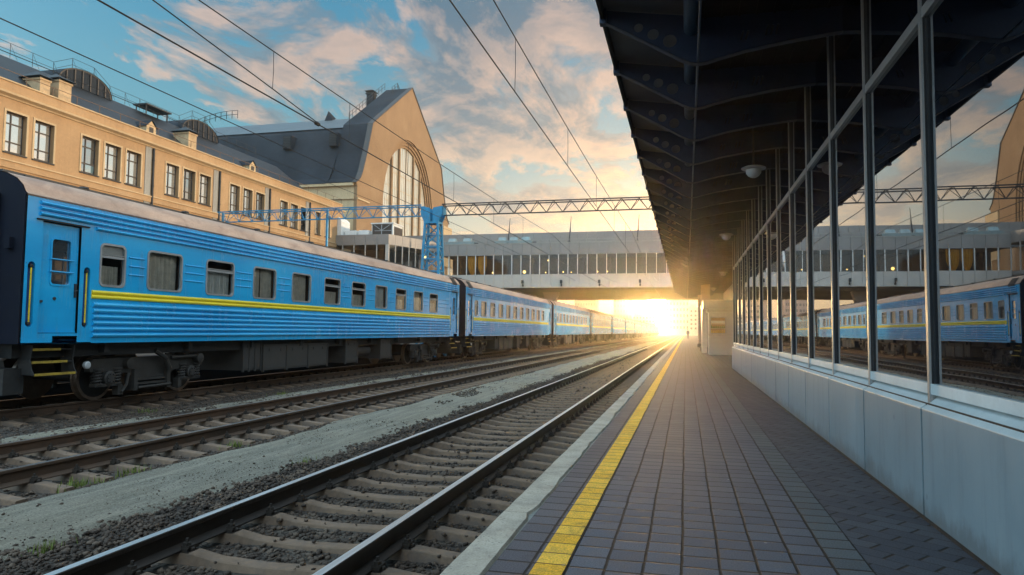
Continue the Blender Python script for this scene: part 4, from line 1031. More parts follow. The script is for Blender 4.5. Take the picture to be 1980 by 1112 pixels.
b = MB(); b.quad((BX0,BY+5,6.9),(BX1,BY+5,6.9),(BX1,BY+5,10.55),(BX0,BY+5,10.55)); 
for k in range(14): b.box(BX0+1+k*3.3,BX0+1.25+k*3.3,BY+4,BY+4.9,6.9,10.5)
b.build('inner_wall', M['soffit'], br)
b = MB(); wallband(b,(BX0-9,BY+4),(BX1,BY+4),11.0,12.95,1.17,.03,.3,0); wallband(b,(BX0-9,BY+5.2),(BX1,BY+5.2),13.0,13.95,1.17,.03,.3,0); b.box(BX0-9,BX1,BY+4.2,BY+BW-3,12.9,13.05); b.box(BX0-9,BX1,BY+5.4,BY+BW-4,13.7,13.9)
b.build('roof_storey', M['panel'], br)
b = MB(); b.tube([(BX0,BY+.15,12.35),(-29.,BY+.15,12.35),(BX1,BY+.15,12.35)],.03,5); b.box(BX0,BX1,BY-.03,BY+.33,11.9,12.0)
for i in range(38): x = BX0+.6+i*1.2; b.tube([(x,BY+.15,11.95),(x,BY+.15,12.35)],.02,4)
b.build('roof_rail', M['grey_render'], br)
for i, (x0, x1) in enumerate(((-29.8,-25.9),(-23.2,-18.4))):
    u = thing('rooftop_unit', 'grey green rooftop machinery %s' % ('nearest the blue mast on the footbridge roof' if i==0 else 'in the middle of the footbridge roof'), 'machinery', ((x0+x1)/2,84.8,11.95), 'machinery on the footbridge roof')
    b = MB(); b.box(x0,x1,84.45,85.6,11.95,12.35); b.build('base_frame', M['rooftop'], u)
    for k in range(3 if i else 2):
        xx = x0+.35+k*(1.5 if i else 2.0); b = MB(); b.add([(xx,84.6,12.35),(xx+1.1,84.6,12.35),(xx+1.0,84.9,12.85),(xx+.1,84.9,12.85),(xx,85.5,12.35),(xx+1.1,85.5,12.35),(xx+1.0,85.3,12.85),(xx+.1,85.3,12.85)],[(0,1,2,3),(4,5,6,7),(0,3,7,4),(1,2,6,5),(2,3,7,6)]); b.build('hood', M['rooftop'], u)
    b = MB(); b.tube([(x1,84.7,12.1),(x1+.4,84.7,12.1),(x1+.5,84.7,11.9)],.12,8); b.build('pipe', M['iron'], u)
for i, x in enumerate((-21.5,-13.8,-5.6)):
    r_ = thing('lightning_rod', 'thin dark rod on the footbridge roof, %s' % ('just right of the rooftop machinery','the middle one of three','closest to the canopy edge')[i], 'rod', (x,84.6,11.9), 'rods on the footbridge roof')
    b = MB(); b.tube([(x,84.6,11.9),(x+.1,84.6,13.2),(x+.25,84.6,15.2)],[.07,.06,.03],6); b.build('shaft', M['iron'], r_)
    b = MB(); b.lathe((x,84.6,11.98),'z',[(0,.2),(.12,.2),(.14,.1)],10); b.build('foot', M['iron'], r_)
    b = MB(); b.box(x+.12,x+.2,84.5,84.7,13.3,13.9); b.build('collar', M['iron'], r_)
for i, x in enumerate((-19.4,-14.6,-10.,-5.2)):
    c_ = thing('floodlight', 'small dark floodlight on the footbridge side, %s' % ('above the second coach','above the third coach','left of the sun glow','nearest the canopy')[i], 'floodlight', (x,83.8,6.9), 'floodlights on the footbridge')
    b = MB(); b.box(x-.13,x+.13,83.55,83.8,6.95,7.35); b.build('housing', M['iron'], c_)
    b = MB(); b.bar((x,84.0,6.75),(x,83.75,7.0),.08); b.box(x-.1,x+.1,83.95,84.0,6.6,6.85); b.build('bracket', M['iron'], c_)
for i, (x, z, r) in enumerate(((-23.6,8.45,.10),(-19.5,8.5,.20),(-16.8,8.4,.08),(-14.6,8.45,.09),(-13.6,8.4,.07),(-10.4,8.45,.11),(-9.2,8.45,.09),(-16.5,9.9,.1),(-31.6,10.2,.22))):
    y = BY+1.2 if x > -30 else 82.6
    lp = thing('hall_lamp', 'small glowing lamp behind the footbridge windows' if i != 8 else 'glowing lamp behind the concourse block windows beside the blue mast', 'lamp', (x,y,z), 'lamps inside the footbridge' if i != 8 else None)
    b = MB(); b.lathe((x,y,z-r),'z',[(0,.02),(r*.3,r*.7),(r,r),(r*1.7,r*.7),(r*2,.02)],12); b.build('bulb', M['lamp_on'], lp, smooth=True)
    b = MB(); b.tube([(x,y,z-r),(x,y,8.0 if x>-30 else 9)],.03,5); b.build('stem', M['iron'], lp)
for i, (x0, x1) in enumerate(((-26.6,-25.4),(-25.3,-24.1))):
    d_ = thing('orange_drape', 'bright orange drape tied back behind the footbridge windows, %s' % ('the one nearer the blue mast','the one nearer the lamps')[i], 'drape', ((x0+x1)/2,84.6,8.1), 'orange drapes in the footbridge')
    b = MB(); n = 12; vs = []
    prof = [(10.48,1.),(9.9,.98),(9.2,.95),(8.7,.75),(8.3,.45),(8.12,.3)]
    for (z, w) in prof:
        for k in range(n+1): t = k/n-.5; vs.append(((x0+x1)/2+t*(x1-x0)*w, 84.25+.06*math.sin(k*2.1), z))
    b.add(vs,[(j*(n+1)+k,j*(n+1)+k+1,(j+1)*(n+1)+k+1,(j+1)*(n+1)+k) for j in range(len(prof)-1) for k in range(n)]); b.build('cloth', M['orange'], d_, smooth=True)
    b = MB(); b.tube([(x0-.05,84.25,10.46),(x1+.05,84.25,10.46)],.025,6); b.build('curtain_pole', M['iron'], d_)
for i, x in enumerate((-16.6,7.5)):
    p_ = thing('bridge_pier', 'concrete pier under the footbridge %s' % ('beside the train','behind the platform canopy')[i], 'pier', (x,88,-.6), 'piers under the footbridge')
    b = MB(); b.prism([(x-.5,-.6),(x+.5,-.6),(x+.5,4.6),(x+1.0,6.1),(x-1.0,6.1),(x-.5,4.6)],'y',87.4,88.6); b.build('shaft', M['panel'], p_)
    b = MB(); b.box(x-.9,x+.9,87.,89.,-.6,.2); b.build('footing', M['panel'], p_)
# ------------------------------------------------------------------ glass pavilion on the platform
PX, GX = 1.45, 1.53
pav = thing('platform_pavilion', 'glass fronted platform pavilion on a grey metal plinth under the canopy', 'building', (2.5,10,0))
PY = [-7.0+1.5*k for k in range(21)]           # joints: 5.0 is one of them
PYE = 24.0
PY = [y for y in PY if y < PYE-.6]+[PYE]
b0 = None
for i in range(len(PY)-1):
    y0, y1 = PY[i]+.014, PY[i+1]-.014
    if b0 is None or i == len(PY)-2:
        b = MB(); b.prism([(PX,.035),(PX,.70),(GX+.25,.70),(GX+.25,.035)],'y',y0,y1)
        p_ = b.build('plinth_panel', M['plinth'], pav, origin=None, bevel=.002)
        b = MB(); b.prism([(PX-.002,.701),(PX-.002,.706),(GX+.02,.787),(GX+.25,.787),(GX+.25,.701)],'y',y0,y1); q_ = b.build('plinth_cap', M['cap'], pav, bevel=.0015)
        if b0 is None: b0 = (p_, y0, q_)
    else:
        dx = random.uniform(-.0015,.0015)
        for q_ in (b0[0], b0[2]): p_ = q_.copy(); COL.objects.link(p_); p_.parent = pav; p_.location = (dx, y0-b0[1], 0)
b = MB(); b.box(PX+.012,GX+.3,-7,PYE-.02,0,.05); b.box(PX+.03,GX+.2,-7,PYE-.03,.05,.74); b.build('plinth_base', M['black'], pav)
b = MB(); b.box(GX-.03,GX+.05,-7,PYE,.795,.862); b.build('sill', M['cap'], pav, bevel=.003)
b = MB(); b.box(GX-.026,GX+.03,-7,PYE,3.235,3.305); b.build('transom', M['alu'], pav, bevel=.004)
ZC = 4.42
for i in range(len(PY)-1):
    y0, y1 = PY[i], PY[i+1]; jit = random.uniform(-.0025,.0025); jz = random.uniform(-.004,.004)
    for (z0, z1) in ((.862,3.235),(3.305,ZC)):
        b = MB(); b.quad((GX+jit,y0+.03,z0),(GX-jit,y1-.03,z0),(GX-jit+jz,y1-.03,z1),(GX+jit+jz,y0+.03,z1)); b.build('glass_pane', M['glass_pav'], pav)
for y in PY:
    b = MB(); b.mi = 0; b.box(GX-.036,GX-.022,y-.020,y+.020,.72 if y < PYE else .79,ZC)
    b.mi = 1; b.box(GX-.022,GX+.06,y-.017,y+.017,.8,ZC); b.box(GX-.008,GX+.02,y+.0171,y+.036,.863,3.234); b.box(GX-.008,GX+.02,y-.036,y-.0171,.863,3.234)
    b.build('mullion', [M['alu'],M['alu_dark']], pav)
b = MB(); b.box(GX+.07,6,PYE-.05,PYE,0,ZC); b.box(GX+.07,6,-7,PYE,ZC,ZC+.06); b.build('end_wall', M['grey_render'], pav)
bk = thing('service_building', 'dark service building behind the kiosk at the far part of the platform', 'building', (5,60,0))
b = MB(); b.box(3.0,6,24.2,60,0,4.4); b.build('wall', M['soffit'], bk)
for k in range(5):
    b = MB(); y = 28+k*6.5; b.box(2.96,3.0,y,y+1.1,0,2.2); d_ = b.build('door', M['alu_dark'], bk); b = MB(); b.box(2.93,2.96,y+.9,y+1.0,1.0,1.12); b.build('handle', M['alu'], d_)

# ------------------------------------------------------------------ canopy
can = thing('platform_canopy', 'dark cantilevered platform canopy with pierced blue brackets', 'canopy', (1,30,4.5))
CK = .676                                   # canopy sits lower and shorter than the bracket count suggests
def cp(pts): return [(p[0]*CK, 1.17+(p[1]-1.17)*CK) for p in pts]
def cz(z): return 1.17+(z-1.17)*CK
CY1 = 60.5
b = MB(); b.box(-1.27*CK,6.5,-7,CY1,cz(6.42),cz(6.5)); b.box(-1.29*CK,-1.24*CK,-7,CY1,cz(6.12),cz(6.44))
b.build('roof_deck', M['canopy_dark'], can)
b = MB(); b.prism(cp([(-1.24,6.30),(.0,6.10),(.0,6.14),(-1.24,6.36)]),'y',-7,CY1); so = b.build('outer_soffit', M['canopy_soffit'], can)
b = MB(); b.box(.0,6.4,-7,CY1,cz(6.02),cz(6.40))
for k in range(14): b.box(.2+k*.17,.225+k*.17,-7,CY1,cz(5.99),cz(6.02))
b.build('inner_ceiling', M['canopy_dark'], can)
b = MB(); b.tube([(.10*CK,-7,cz(5.86)),(.10*CK,CY1,cz(5.86))],.11*CK,14); b.build('edge_beam', M['canopy_tube'], can, smooth=True)
b = MB(); b.tube([(.20*CK,-7,cz(5.325)),(.20*CK,CY1,cz(5.325))],.012,6); b.build('cable_conduit', M['canopy_tube'], can)
prof_low = cp([(-1.26,6.10),(-.9,5.90),(-.45,5.63),(-.05,5.385),(.08,5.325),(.2,5.30),(.34,5.315),(.5,5.36),(.9,5.45),(1.5,5.54),(2.08,5.60),(3.2,5.68)])
prof_up = cp([(3.2,6.0),(.0,6.02),(-.02,6.09),(-1.22,6.285),(-1.26,6.28)])
def circ(x, z, r, n=16): x, z = cp([(x,z)])[0]; r *= CK; return [(x+r*math.cos(2*PI*k/n), z+r*math.sin(2*PI*k/n)) for k in range(n)]
def slot(x, z, w, h): return cp([(x,z),(x+w,z+.0),(x+w+.04,z+h),(x+.04,z+h)])
brk = None
for k in range(45):
    y = 7.42 + 1.5*(k-8)
    if y > CY1-.3: break
    if brk is None:
        b = MB(); b.plate([prof_low+prof_up, circ(-.70,5.955,.072), circ(-.475,5.83,.088), circ(-.22,5.70,.105)]+[slot(1.18+.07*i,5.66,.03,.16) for i in range(3)]+[slot(.82+.07*i,5.62,.03,.14) for i in range(2)],'y',y-.005,y+.005)
        b.strip([(p[0],p[1]) for p in prof_low],'y',y-.04,y+.04); b.strip([(p[0],p[1]-.009) for p in prof_low],'y',y-.04,y+.04)
        b.box(-1.31*CK,-1.2*CK,y-.05,y+.05,cz(6.06),cz(6.32))
        brk = (b.build('bracket', M['canopy_blue'], can), y)
    else:
        d = brk[0].copy(); COL.objects.link(d); d.parent = can; d.location = (0,y-brk[1],0)
LP = [((1.0,11.0,3.62),'nearest and largest under the canopy'),((1.0,18.4,3.62),'second under the canopy'),((1.5,30,3.62),'third in line, over the kiosk'),((1.5,40.5,3.62),'farthest under the canopy')]
for (p, w) in LP:
    l_ = thing('dome_lamp', 'pale dome lamp with a flat disc shade hanging down, %s' % w, 'lamp', p, 'dome lamps under the canopy')
    x, y, z = p
    b = MB(); b.lathe((x,y,z),'z',[(.0,.03),(.012,.172),(.026,.178),(.045,.135),(.06,.05)],28); b.build('shade', M['alu'], l_, smooth=True)
    b = MB(); b.lathe((x,y,z),'z',[(.0,.112),(-.05,.108),(-.09,.08),(-.118,.036),(-.124,.005)],24); b.build('dome', M['lamp_glass'], l_, smooth=True)
    b = MB(); b.tube([(x,y,z+.06),(x,y,4.44)],.012,8); b.lathe((x,y,4.39),'z',[(0,.06),(.06,.06)],12); b.build('rod', M['alu_dark'], l_)

# ------------------------------------------------------------------ kiosk and pillar
ki = thing('kiosk', 'small pale kiosk with a lit goods window and serving ledge on the platform', 'kiosk', (1.7,38.6,0))
x0, x1, y0, y1 = 1.18, 2.75, 38.3, 40.6
b = MB(); b.box(x0,x1,y0,y1,.02,.98); b.box(x0,x0+.06,y0,y1,.98,2.25); b.box(x0+.86,x1,y0,y0+.06,.98,2.25); b.box(x0,x1,y1-.06,y1,.98,2.25); b.box(x0+.06,x0+.86,y0,y0+.06,.98,1.12); b.box(x0+.06,x0+.86,y0,y0+.06,2.0,2.25)
b.build('kiosk_wall', M['panel_light'], ki, bevel=.01)
b = MB(); b.box(x0-.08,x1+.05,y0-.08,y1+.1,2.25,2.42); b.box(x0-.30,x1+.1,y0-.25,y1+.1,2.42,2.88); b.build('fascia', M['panel_light'], ki, bevel=.015)
b = MB(); b.box(x0-.14,x0+.9,y0-.22,y0,1.06,1.10); b.box(x0-.14,x0+.9,y0-.1,y0,.76,.79); b.build('ledge', M['panel_light'], ki)
b = MB(); ring(b,0,.03,(x0+.06,x0+.86,1.12,2.0),.02,(x0+.10,x0+.82,1.16,1.96),.01); b.v = [(v[1],y0-.012+v[0],v[2]) for v in b.v]; wf = b.build('kiosk_window', M['alu'], ki)
b = MB(); b.quad((x0+.08,y0+.02,1.13),(x0+.84,y0+.02,1.13),(x0+.84,y0+.02,1.99),(x0+.08,y0+.02,1.99)); b.build('pane', M['glass'], wf)
b = MB(); b.box(x0+.08,x0+.84,y0+.4,y0+.44,1.1,2.2); b.build('shelf_back', M['brick_ch'], ki)
for r_ in range(3):
    b = MB()
    for k in range(8): xx = x0+.1+k*.092; h = random.uniform(.10,.17); b.lathe((xx+.03,y0+.22,1.16+r_*.24),'z',[(0,.032),(h*.7,.032),(h,.016)],8)
    b.build('goods', M['goods' if r_==1 else 'goods_y'], ki)
    b = MB(); b.box(x0+.08,x0+.84,y0+.1,y0+.36,1.14+r_*.24,1.155+r_*.24); b.build('shelf', M['white'], ki)
b = MB(); b.box(x0+.12,x0+.8,y0+.06,y0+.08,1.66,1.80); b.build('notice', M['white'], ki)
b = MB(); b.box(.9,1.16,41.6,43.2,.02,2.6); b.box(.85,1.3,41.5,43.3,2.6,2.75); tag(b.build('vending_cabinet', M['panel_light']), 'tall pale narrow cabinet just behind the kiosk', 'cabinet')
for i, y in enumerate((46., 58.)):
    p_ = thing('canopy_pillar', 'square pillar holding up the canopy, %s' % ('the nearer one behind the kiosk','the farther one at the canopy end')[i], 'pillar', (1.5,y,0), 'canopy pillars')
    b = MB(); b.box(.95,1.5,y,y+.55,.02,4.4); b.build('shaft', M['panel'], p_, bevel=.02); b = MB(); b.box(.88,1.57,y-.07,y+.62,.0,.3); b.build('base', M['soffit'], p_)

# person far down the platform
def person(x, y, h=1.72):
    J = {'pel':(0,0,.53),'waist':(0,0,.62),'chest':(0,0,.75),'neck':(0,0,.835),'head0':(0,.005,.88),'head1':(0,.01,.955),
         'shl':(-.11,0,.80),'ell':(-.14,.01,.63),'hal':(-.13,-.04,.48),'shr':(.11,0,.80),'elr':(.14,.01,.63),'har':(.13,-.04,.48),
         'hil':(-.055,0,.50),'knl':(-.06,-.03,.28),'anl':(-.06,.02,.045),'tol':(-.065,-.075,.02),'hir':(.055,0,.50),'knr':(.06,.02,.28),'anr':(.06,.07,.045),'tor':(.065,-.02,.02)}
    rad = {'pel':.085,'waist':.078,'chest':.09,'neck':.034,'head0':.05,'head1':.055,'shl':.045,'ell':.034,'hal':.024,'shr':.045,'elr':.034,'har':.024,'hil':.06,'knl':.042,'anl':.03,'tol':.025,'hir':.06,'knr':.042,'anr':.03,'tor':.025}
    ed = [('pel','waist'),('waist','chest'),('chest','neck'),('neck','head0'),('head0','head1'),('chest','shl'),('shl','ell'),('ell','hal'),('chest','shr'),('shr','elr'),('elr','har'),('pel','hil'),('hil','knl'),('knl','anl'),('anl','tol'),('pel','hir'),('hir','knr'),('knr','anr'),('anr','tor')]
    ks = list(J); me = bpy.data.meshes.new('person'); me.from_pydata([tuple(c*h for c in J[k]) for k in ks],[(ks.index(a),ks.index(c)) for a,c in ed],[])
    o = bpy.data.objects.new('person', me); COL.objects.link(o); o.location = (x,y,.005); me.materials.append(M['coat'])
    sk = o.modifiers.new('skin','SKIN'); lay = me.skin_vertices[0] if me.skin_vertices else None
    if lay is None:
        bm = bmesh.new(); bm.from_mesh(me); bm.verts.layers.skin.verify(); bm.to_mesh(me); bm.free(); lay = me.skin_vertices[0]
    for i, k in enumerate(ks): r = rad[k]*h; lay.data[i].radius = (r*(1.25 if k in ('pel','waist','chest') else 1), r*(.8 if k in ('pel','waist','chest') else 1))
    lay.data[0].use_root = True
    o.modifiers.new('sub','SUBSURF').levels = 1
    tag(o, 'person in a dark coat walking far down the platform edge', 'person')
    b = MB(); b.lathe((x,y+.03,.005+h*.95),'z',[(-.05,.088),(.0,.10),(.06,.085),(.10,.03)],12); hb = b.build('hair', M['hair'], o, smooth=True)
    b = MB(); b.lathe((x,y-.045,.005+h*.915),'y',[(-.055,.02),(-.045,.06),(.0,.07)],10); b.build('face', M['skin'], o, smooth=True)
person(.35, 130.)

# ------------------------------------------------------------------ catenary
mast = thing('catenary_mast', 'bright blue lattice mast with a flared head behind the train', 'mast', (-15.6,42,-.6))
b = MB(); cx, cy = -15.6, 42.
def lat(b, z0, z1, w0, w1, n, t=.07):
    cor = lambda z: [(cx+sx*(w0+(w1-w0)*(z-z0)/(z1-z0))/2, cy+sy*(w0+(w1-w0)*(z-z0)/(z1-z0))/2*.8, z) for sx,sy in ((-1,-1),(1,-1),(1,1),(-1,1))]
    A, B_ = cor(z0), cor(z1)
    for p, q in zip(A, B_): b.bar(p, q, .13)
    for i in range(n):
        za, zb = z0+(z1-z0)*i/n, z0+(z1-z0)*(i+1)/n; P, Q = cor(za), cor(zb)
        for k in range(4):
            j = (k+1)%4; b.bar(P[k],P[j],t); b.bar(P[k] if i%2 else P[j], Q[j] if i%2 else Q[k], t)
lat(b, -.6, 8.0, 1.55, .85, 11); b.build('lattice', M['mast'], mast)
b = MB()
for s in (-1,1):
    b.prism([(cx+s*.10,8.9),(cx+s*.72,9.0),(cx+s*.70,8.5),(cx+s*.45,7.95),(cx+s*.10,7.95)],'y',cy-.40,cy-.30); b.prism([(cx+s*.10,8.9),(cx+s*.72,9.0),(cx+s*.70,8.5),(cx+s*.45,7.95),(cx+s*.10,7.95)],'y',cy+.30,cy+.40)
    b.box(min(cx+s*.68,cx+s*.74),max(cx+s*.68,cx+s*.74),cy-.30,cy+.30,8.45,9.0)
b.box(cx-.5,cx+.5,cy-.42,cy+.42,7.9,8.02); b.build('mast_head', M['mast'], mast)
m2 = thing('catenary_mast', 'blue lattice mast carrying the girder behind the platform canopy', 'mast', (9,42,-.6)); sv = cx; cx = 9.
b = MB(); lat(b, -.6, 8.4, 1.5, .85, 11); b.build('lattice', M['mast'], m2); cx = sv
for i, x in enumerate((-23.05,-31.0)):
    p_ = thing('girder_post', 'slim blue post under the lattice girder, %s' % ('just left of the blue mast','at its far left end'), 'post', (x,42,-.6), 'posts of the girder') if False else thing('girder_post', 'slim blue post under the lattice girder, %s' % ('in front of the station wing' if i==0 else 'at its end behind the train roof'), 'post', (x,42,-.6), 'posts of the girder')
    b = MB(); b.tube([(x,42,-.6),(x,42,9.1)],.085,8); b.build('shaft', M['mast'], p_); b = MB(); b.lathe((x,42,-.6),'z',[(0,.2),(.3,.2),(.32,.1)],10); b.build('foot', M['mast'], p_)
gd = thing('lattice_girder', 'long lattice girder crossing above all the tracks at the blue mast', 'girder', (-11,42,8.5))
for (xa, xb, nm2) in ((-31.2,-16.3,'left_span'),(-14.9,9.6,'right_span')):
    b = MB(); h0, h1 = 8.44, 9.10; wy_ = .34; n = round((xb-xa)/1.02)
    for yy in (42-wy_,42+wy_): b.bar((xa,yy,h1),(xb,yy,h1),.065)
    b.bar((xa,42,h0),(xb,42,h0),.07)
    for i in range(n):
        p, m, q = xa+(xb-xa)*i/n, xa+(xb-xa)*(i+.5)/n, xa+(xb-xa)*(i+1)/n
        for yy in (42-wy_,42+wy_): b.bar((p,yy,h1),(m,42,h0),.032); b.bar((m,42,h0),(q,yy,h1),.032)
        b.bar((p,42-wy_,h1),(p,42+wy_,h1),.03)
    b.build('girder_span', M['mast'] if xa < -20 else M['iron'], gd)
def wire(name, label, pts, r=.011, grp='overhead wires'):
    b = MB(); b.tube(pts, r, 6); tag(b.build(name, M['wire']), label, 'wire', grp)
def sag(x, z0, y0, y1, dip, n=14, xo=0):
    return [(x+xo*i/n, y0+(y1-y0)*i/n, z0 - dip*4*(i/n)*(1-i/n)) for i in range(n+1)]
wire('contact_wire','straight lower overhead wire above the nearest track',[(-3.05,-6,5.58),(-3.05,42,5.6),(-3.05,84,5.6),(-3.05,300,5.6)],.012)
m1 = []
for (a, c, d) in ((-14,42,.45),(42,84,.5),(84,140,.5)): m1 += sag(-3.05,7.15,a,c,d) [0 if a<0 else 1:]
def zat(pts, y):
    for p, q in zip(pts[:-1], pts[1:]):
        if p[1] <= y <= q[1]: t = (y-p[1])/(q[1]-p[1]); return p[2]+(q[2]-p[2])*t
    return pts[-1][2]
wire('messenger_wire','sagging upper overhead wire above the nearest track',[(p[0],p[1],p[2]-.10) for p in m1],.012)
wire('contact_wire','straight lower overhead wire above the middle track',[(-7.88,-6,5.68),(-7.88,42,5.7),(-7.88,84,5.7),(-7.88,300,5.7)],.014)
m2_ = []
for (a, c, d) in ((-14,42,.42),(42,84,.5),(84,140,.5)): m2_ += sag(-7.88,7.05,a,c,d)[0 if a<0 else 1:]
wire('messenger_wire','sagging upper overhead wire above the middle track',m2_,.011)
wire('slanting_wire','slanting overhead wire that joins the wire above the middle track',[(-7.88,5,6.55),(-7.88,8.82,6.16),(-7.88,12.05,5.88),(-7.88,13.81,5.715)],.011)
wire('contact_wire','upper left overhead wire passing above the train',[(-12.9,-6,7.0),(-12.9,10.5,7.13),(-12.9,42,7.3),(-12.9,84,7.3)],.013)
wire('feeder_wire','faint overhead wire crossing in front of the hall gable',[(-17.5,-6,8.3),(-17.5,42,8.6),(-17.5,84,9.4)],.011)
for i, y in enumerate((12.4,18.4,24.6,31,37,49,56)):
    z0, z1 = 5.59, zat(m1,y)-.10
    wire('dropper','thin dropper between the two wires above the nearest track',[(-3.05,y,z0),(-3.045,y+.01,(z0+z1)/2),(-3.05,y,z1)],.006,'droppers above the nearest track')
for i, y in enumerate((12.05,15.3,19,23.2,28.5,34)):
    z1 = zat(m2_,y); z0 = 5.69 if y > 13 else 5.88
    wire('dropper','thin dropper between the two wires above the middle track',[(-7.88,y,z0),(-7.875,y+.01,(z0+z1)/2),(-7.88,y,z1)],.006,'droppers above the middle track')
b = MB(); b.lathe((-7.88,13.7,5.69),'y',[(0,.02),(.03,.045),(.16,.045),(.2,.02)],8); tag(b.build('wire_clamp', M['wire']), 'dark clamp where two overhead wires meet', 'clamp')

# ------------------------------------------------------------------ far town
def tower(name, label, x, y, w, d, h, mat, nx, nz_):
    t = thing(name, label, 'apartment block', (x,y,-.7), 'apartment blocks beyond the footbridge')
    b = MB(); b.box(x-w/2,x+w/2,y,y+d,-.7,h); b.box(x-w/2+1,x-w/2+4,y+1,y+4,h,h+2.2); b.box(x-w/2-.2,x+w/2+.2,y-.2,y+d+.2,h,h+.5); b.build('wall', mat, t)
    w0 = None
    for i in range(nx):
        for k in range(nz_):
            px = -w/2+w*(i+.5)/nx; pz = 2.4+(h-3)*(k+.5)/nz_
            if w0 is None:
                b = MB(); ww, hh = w/nx*.22, (h-3)/nz_*.22; b.box(x+px-ww,x+px+ww,y-.06,y-.02,pz-hh,pz+hh); w0 = b.build('window', M['frame_dark'], t, origin=(px,0,pz+.7))
            else:
                c = w0.copy(); COL.objects.link(c); c.parent = t; c.location = (px,0,pz+.7)
tower('apartment_block','reddish apartment block beyond the footbridge, nearest the train',-60,430,13,14,44,M['tower1'],8,12)
tower('apartment_block','reddish apartment block beyond the footbridge, middle of the two dark ones',-38,440,11,14,46,M['tower1'],6,13)
tower('apartment_block','pale apartment block beyond the footbridge close to the glow',-5,450,14,14,40,M['tower2'],7,10)
tower('apartment_block','low pale apartment block at the end of the tracks',12,440,20,14,16,M['tower2'],8,5)
tower('apartment_block','low wide pale block far beyond the train tail',-27,455,16,14,12,M['tower2'],8,4)

# ------------------------------------------------------------------ air, sky, light, camera
b = MB(); b.box(-240,240,-50,510,-2.,47)
m, nt = nm('haze'); g = N(nt); v = g.n('ShaderNodeVolumePrincipled'); o = g.n('ShaderNodeOutputMaterial'); g.l(v.outputs[0], o.inputs['Volume'])
v.inputs['Color'].default_value = (1.,.93,.82,1); v.inputs['Density'].default_value = HAZE_D; v.inputs['Anisotropy'].default_value = HAZE_G
if HAZE_D > 0: tag(b.build('haze', m), 'warm haze filling the air over the tracks', 'haze', kind='stuff')

def pix_dir(px, py):
    f = 1360.; return (CR*((px-990)/f) - CU*((py-556)/f) + CF).normalized()
yaw, pitch, roll = R(13.892), R(3.519), .010
CF = Vector((-math.sin(yaw)*math.cos(pitch), math.cos(yaw)*math.cos(pitch), math.sin(pitch)))
r0 = Vector((math.cos(yaw), math.sin(yaw), 0)); u0 = r0.cross(CF)
CR = r0*math.cos(roll)+u0*math.sin(roll); CU = u0*math.cos(roll)-r0*math.sin(roll)
cam = bpy.data.cameras.new('camera'); co = bpy.data.objects.new('camera', cam); COL.objects.link(co)
cam.sensor_width = 36; cam.lens = 1360/1980*36; cam.clip_end = 3000; cam.clip_start = .05
co.matrix_world = Matrix(((CR.x,CU.x,-CF.x,0),(CR.y,CU.y,-CF.y,0),(CR.z,CU.z,-CF.z,1.17),(0,0,0,1)))
S.camera = co

sd = Vector((math.sin(R(SUN_AZ))*math.cos(R(SUN_EL)), math.cos(R(SUN_AZ))*math.cos(R(SUN_EL)), math.sin(R(SUN_EL))))   # towards the sun
sun = bpy.data.lights.new('sun','SUN'); sun.energy = SUN_E; sun.angle = R(.6); sun.color = (1.,.77,.50)
so_ = bpy.data.objects.new('sun', sun); COL.objects.link(so_); so_.rotation_euler = (-sd).to_track_quat('-Z','Y').to_euler()

w = bpy.data.worlds.new('World'); S.world = w; w.use_nodes = True; nt = w.node_tree; nt.nodes.clear(); g = N(nt)
tc = g.n('ShaderNodeTexCoord'); d = tc.outputs['Generated']
sp = g.n('ShaderNodeSeparateXYZ'); g.l(d, sp.inputs[0]); dz = sp.outputs[2]
el = g.math('MAXIMUM', dz, 0.)
base = g.ramp(el, [(0.,(.90,.62,.34)),(.07,(.86,.70,.47)),(.15,(.50,.60,.55)),(.25,(.16,.44,.55)),(.40,(.045,.29,.47)),(.65,(.05,.22,.40)),(1.,(.05,.17,.32))])
sky = g.n('ShaderNodeTexSky'); sky.sky_type = 'NISHITA'; sky.sun_disc = False; sky.sun_elevation = R(SUN_EL); sky.sun_rotation = R(SUN_AZ)
nis = g.mix(1., sky.outputs[0], (SKY_S,SKY_S,SKY_S), 'MULTIPLY')
den = g.math('ADD', el, .10)
cv = g.n('ShaderNodeCombineXYZ'); g.l(g.math('DIVIDE', sp.outputs[0], den), cv.inputs[0]); g.l(g.math('DIVIDE', sp.outputs[1], den), cv.inputs[1])
P0 = cv.outputs[0]
def cl(dx, dy, sc=1.):
    mp = g.n('ShaderNodeMapping'); g.l(P0, mp.inputs[0]); mp.inputs['Location'].default_value = ((CLX+dx)*sc,(CLY+dy)*sc,0); mp.inputs['Rotation'].default_value = (0,0,R(25)); mp.inputs['Scale'].default_value = (1.0*sc,.62*sc,1)
    return mp.outputs[0]
def cover(dx, dy):
    a = g.noise(cl(dx,dy), 2.5, 10, .62, .3); c_ = g.noise(cl(dx+5,dy+9), .42, 3, .5, .2)
    return g.math('MULTIPLY_ADD', g.math('SUBTRACT', c_, .5), .65, a)
cov = cover(0,0); cov2 = cover(-.05,.085)
mask = g.ramp(cov, [(CLT,0.),(CLT+.035,.55),(CLT+.09,.92),(CLT+.18,1.)])
lit = g.ramp(g.math('ADD', g.math('MULTIPLY', g.math('SUBTRACT', cov, cov2), 1.6), .5), [(.40,0.),(.60,1.)])
thick = g.ramp(cov, [(CLT+.06,0.),(CLT+.22,1.)])
litc = g.ramp(el, [(0.,(1.05,.72,.36)),(.12,(1.0,.76,.50)),(.28,(.88,.59,.42)),(.5,(.72,.50,.40)),(.8,(.60,.50,.48))])
shc = g.ramp(el, [(0.,(.80,.58,.38)),(.10,(.55,.52,.48)),(.20,(.20,.27,.32)),(.42,(.09,.18,.26)),(.8,(.15,.25,.34))])
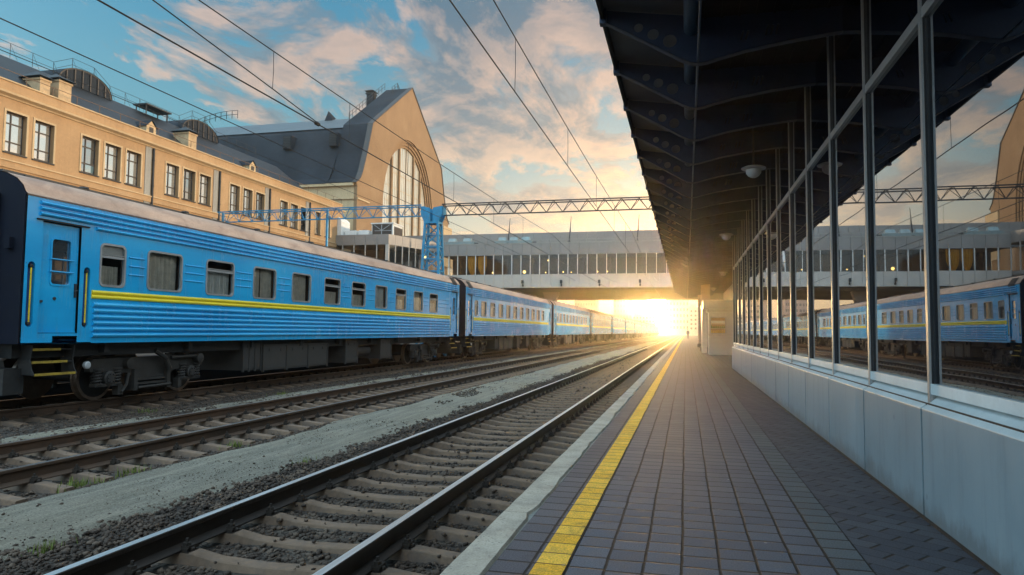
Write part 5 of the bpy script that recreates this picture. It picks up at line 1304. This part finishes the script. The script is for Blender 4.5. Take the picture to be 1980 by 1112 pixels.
lm = g.math('SUBTRACT', g.math('MULTIPLY_ADD', lit, .85, .15), g.math('MULTIPLY', thick, .62), clamp=True)
cc = g.mix(lm, shc, litc)
col = g.mix(g.math('MULTIPLY', mask, .95), base, cc)
col = g.mix(1., col, (SKY_K,SKY_K,SKY_K), 'MULTIPLY'); col = g.mix(1., col, nis, 'ADD')
# brighter sky around the low sun on the right (out of frame) and around the glow at the end of the tracks; cool unseen lobes overhead and behind left are added fill light
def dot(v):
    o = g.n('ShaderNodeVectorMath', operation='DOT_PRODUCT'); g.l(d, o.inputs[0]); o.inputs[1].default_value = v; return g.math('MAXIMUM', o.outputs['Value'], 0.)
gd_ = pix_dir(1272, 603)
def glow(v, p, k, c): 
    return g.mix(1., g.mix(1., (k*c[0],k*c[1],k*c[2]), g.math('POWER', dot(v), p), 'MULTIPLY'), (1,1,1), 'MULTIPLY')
for (v, p, k, c) in ((gd_, 30000., GLOW_CORE, (1,.60,.22)), (gd_, 500., GLOW_H1, (1,.62,.25)), (gd_, 22., GLOW_H2, (1,.60,.28)), (sd, 3.0, SIDE_K, (1,.78,.55)), (Vector((.25,-.35,.90)).normalized(), 2., TOP_FILL_K, (.62,.86,1.)), (Vector((-.65,-.5,.57)).normalized(), 3., LEFT_FILL_K, (.50,.80,1.))):
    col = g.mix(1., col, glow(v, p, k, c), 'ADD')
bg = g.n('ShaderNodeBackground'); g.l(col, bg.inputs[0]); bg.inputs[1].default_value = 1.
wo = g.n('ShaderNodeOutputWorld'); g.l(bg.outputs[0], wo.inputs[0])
w.cycles.sampling_method = 'MANUAL'; w.cycles.sample_map_resolution = 2048

S.view_settings.view_transform = 'Standard'; S.view_settings.look = 'None'; S.view_settings.exposure = EXPO; S.view_settings.gamma = 1
c = S.cycles; c.use_denoising = True
try: c.denoiser = 'OPENIMAGEDENOISE'
except Exception: pass
c.max_bounces = 7; c.diffuse_bounces = 3; c.glossy_bounces = 4; c.transparent_max_bounces = 12; c.volume_bounces = 0; c.sample_clamp_indirect = 6.
c.caustics_reflective = False; c.caustics_refractive = False; c.use_adaptive_sampling = True
for o in list(S.objects):
    if o.get('kind') == 'structure' and 'category' in o.keys(): pass
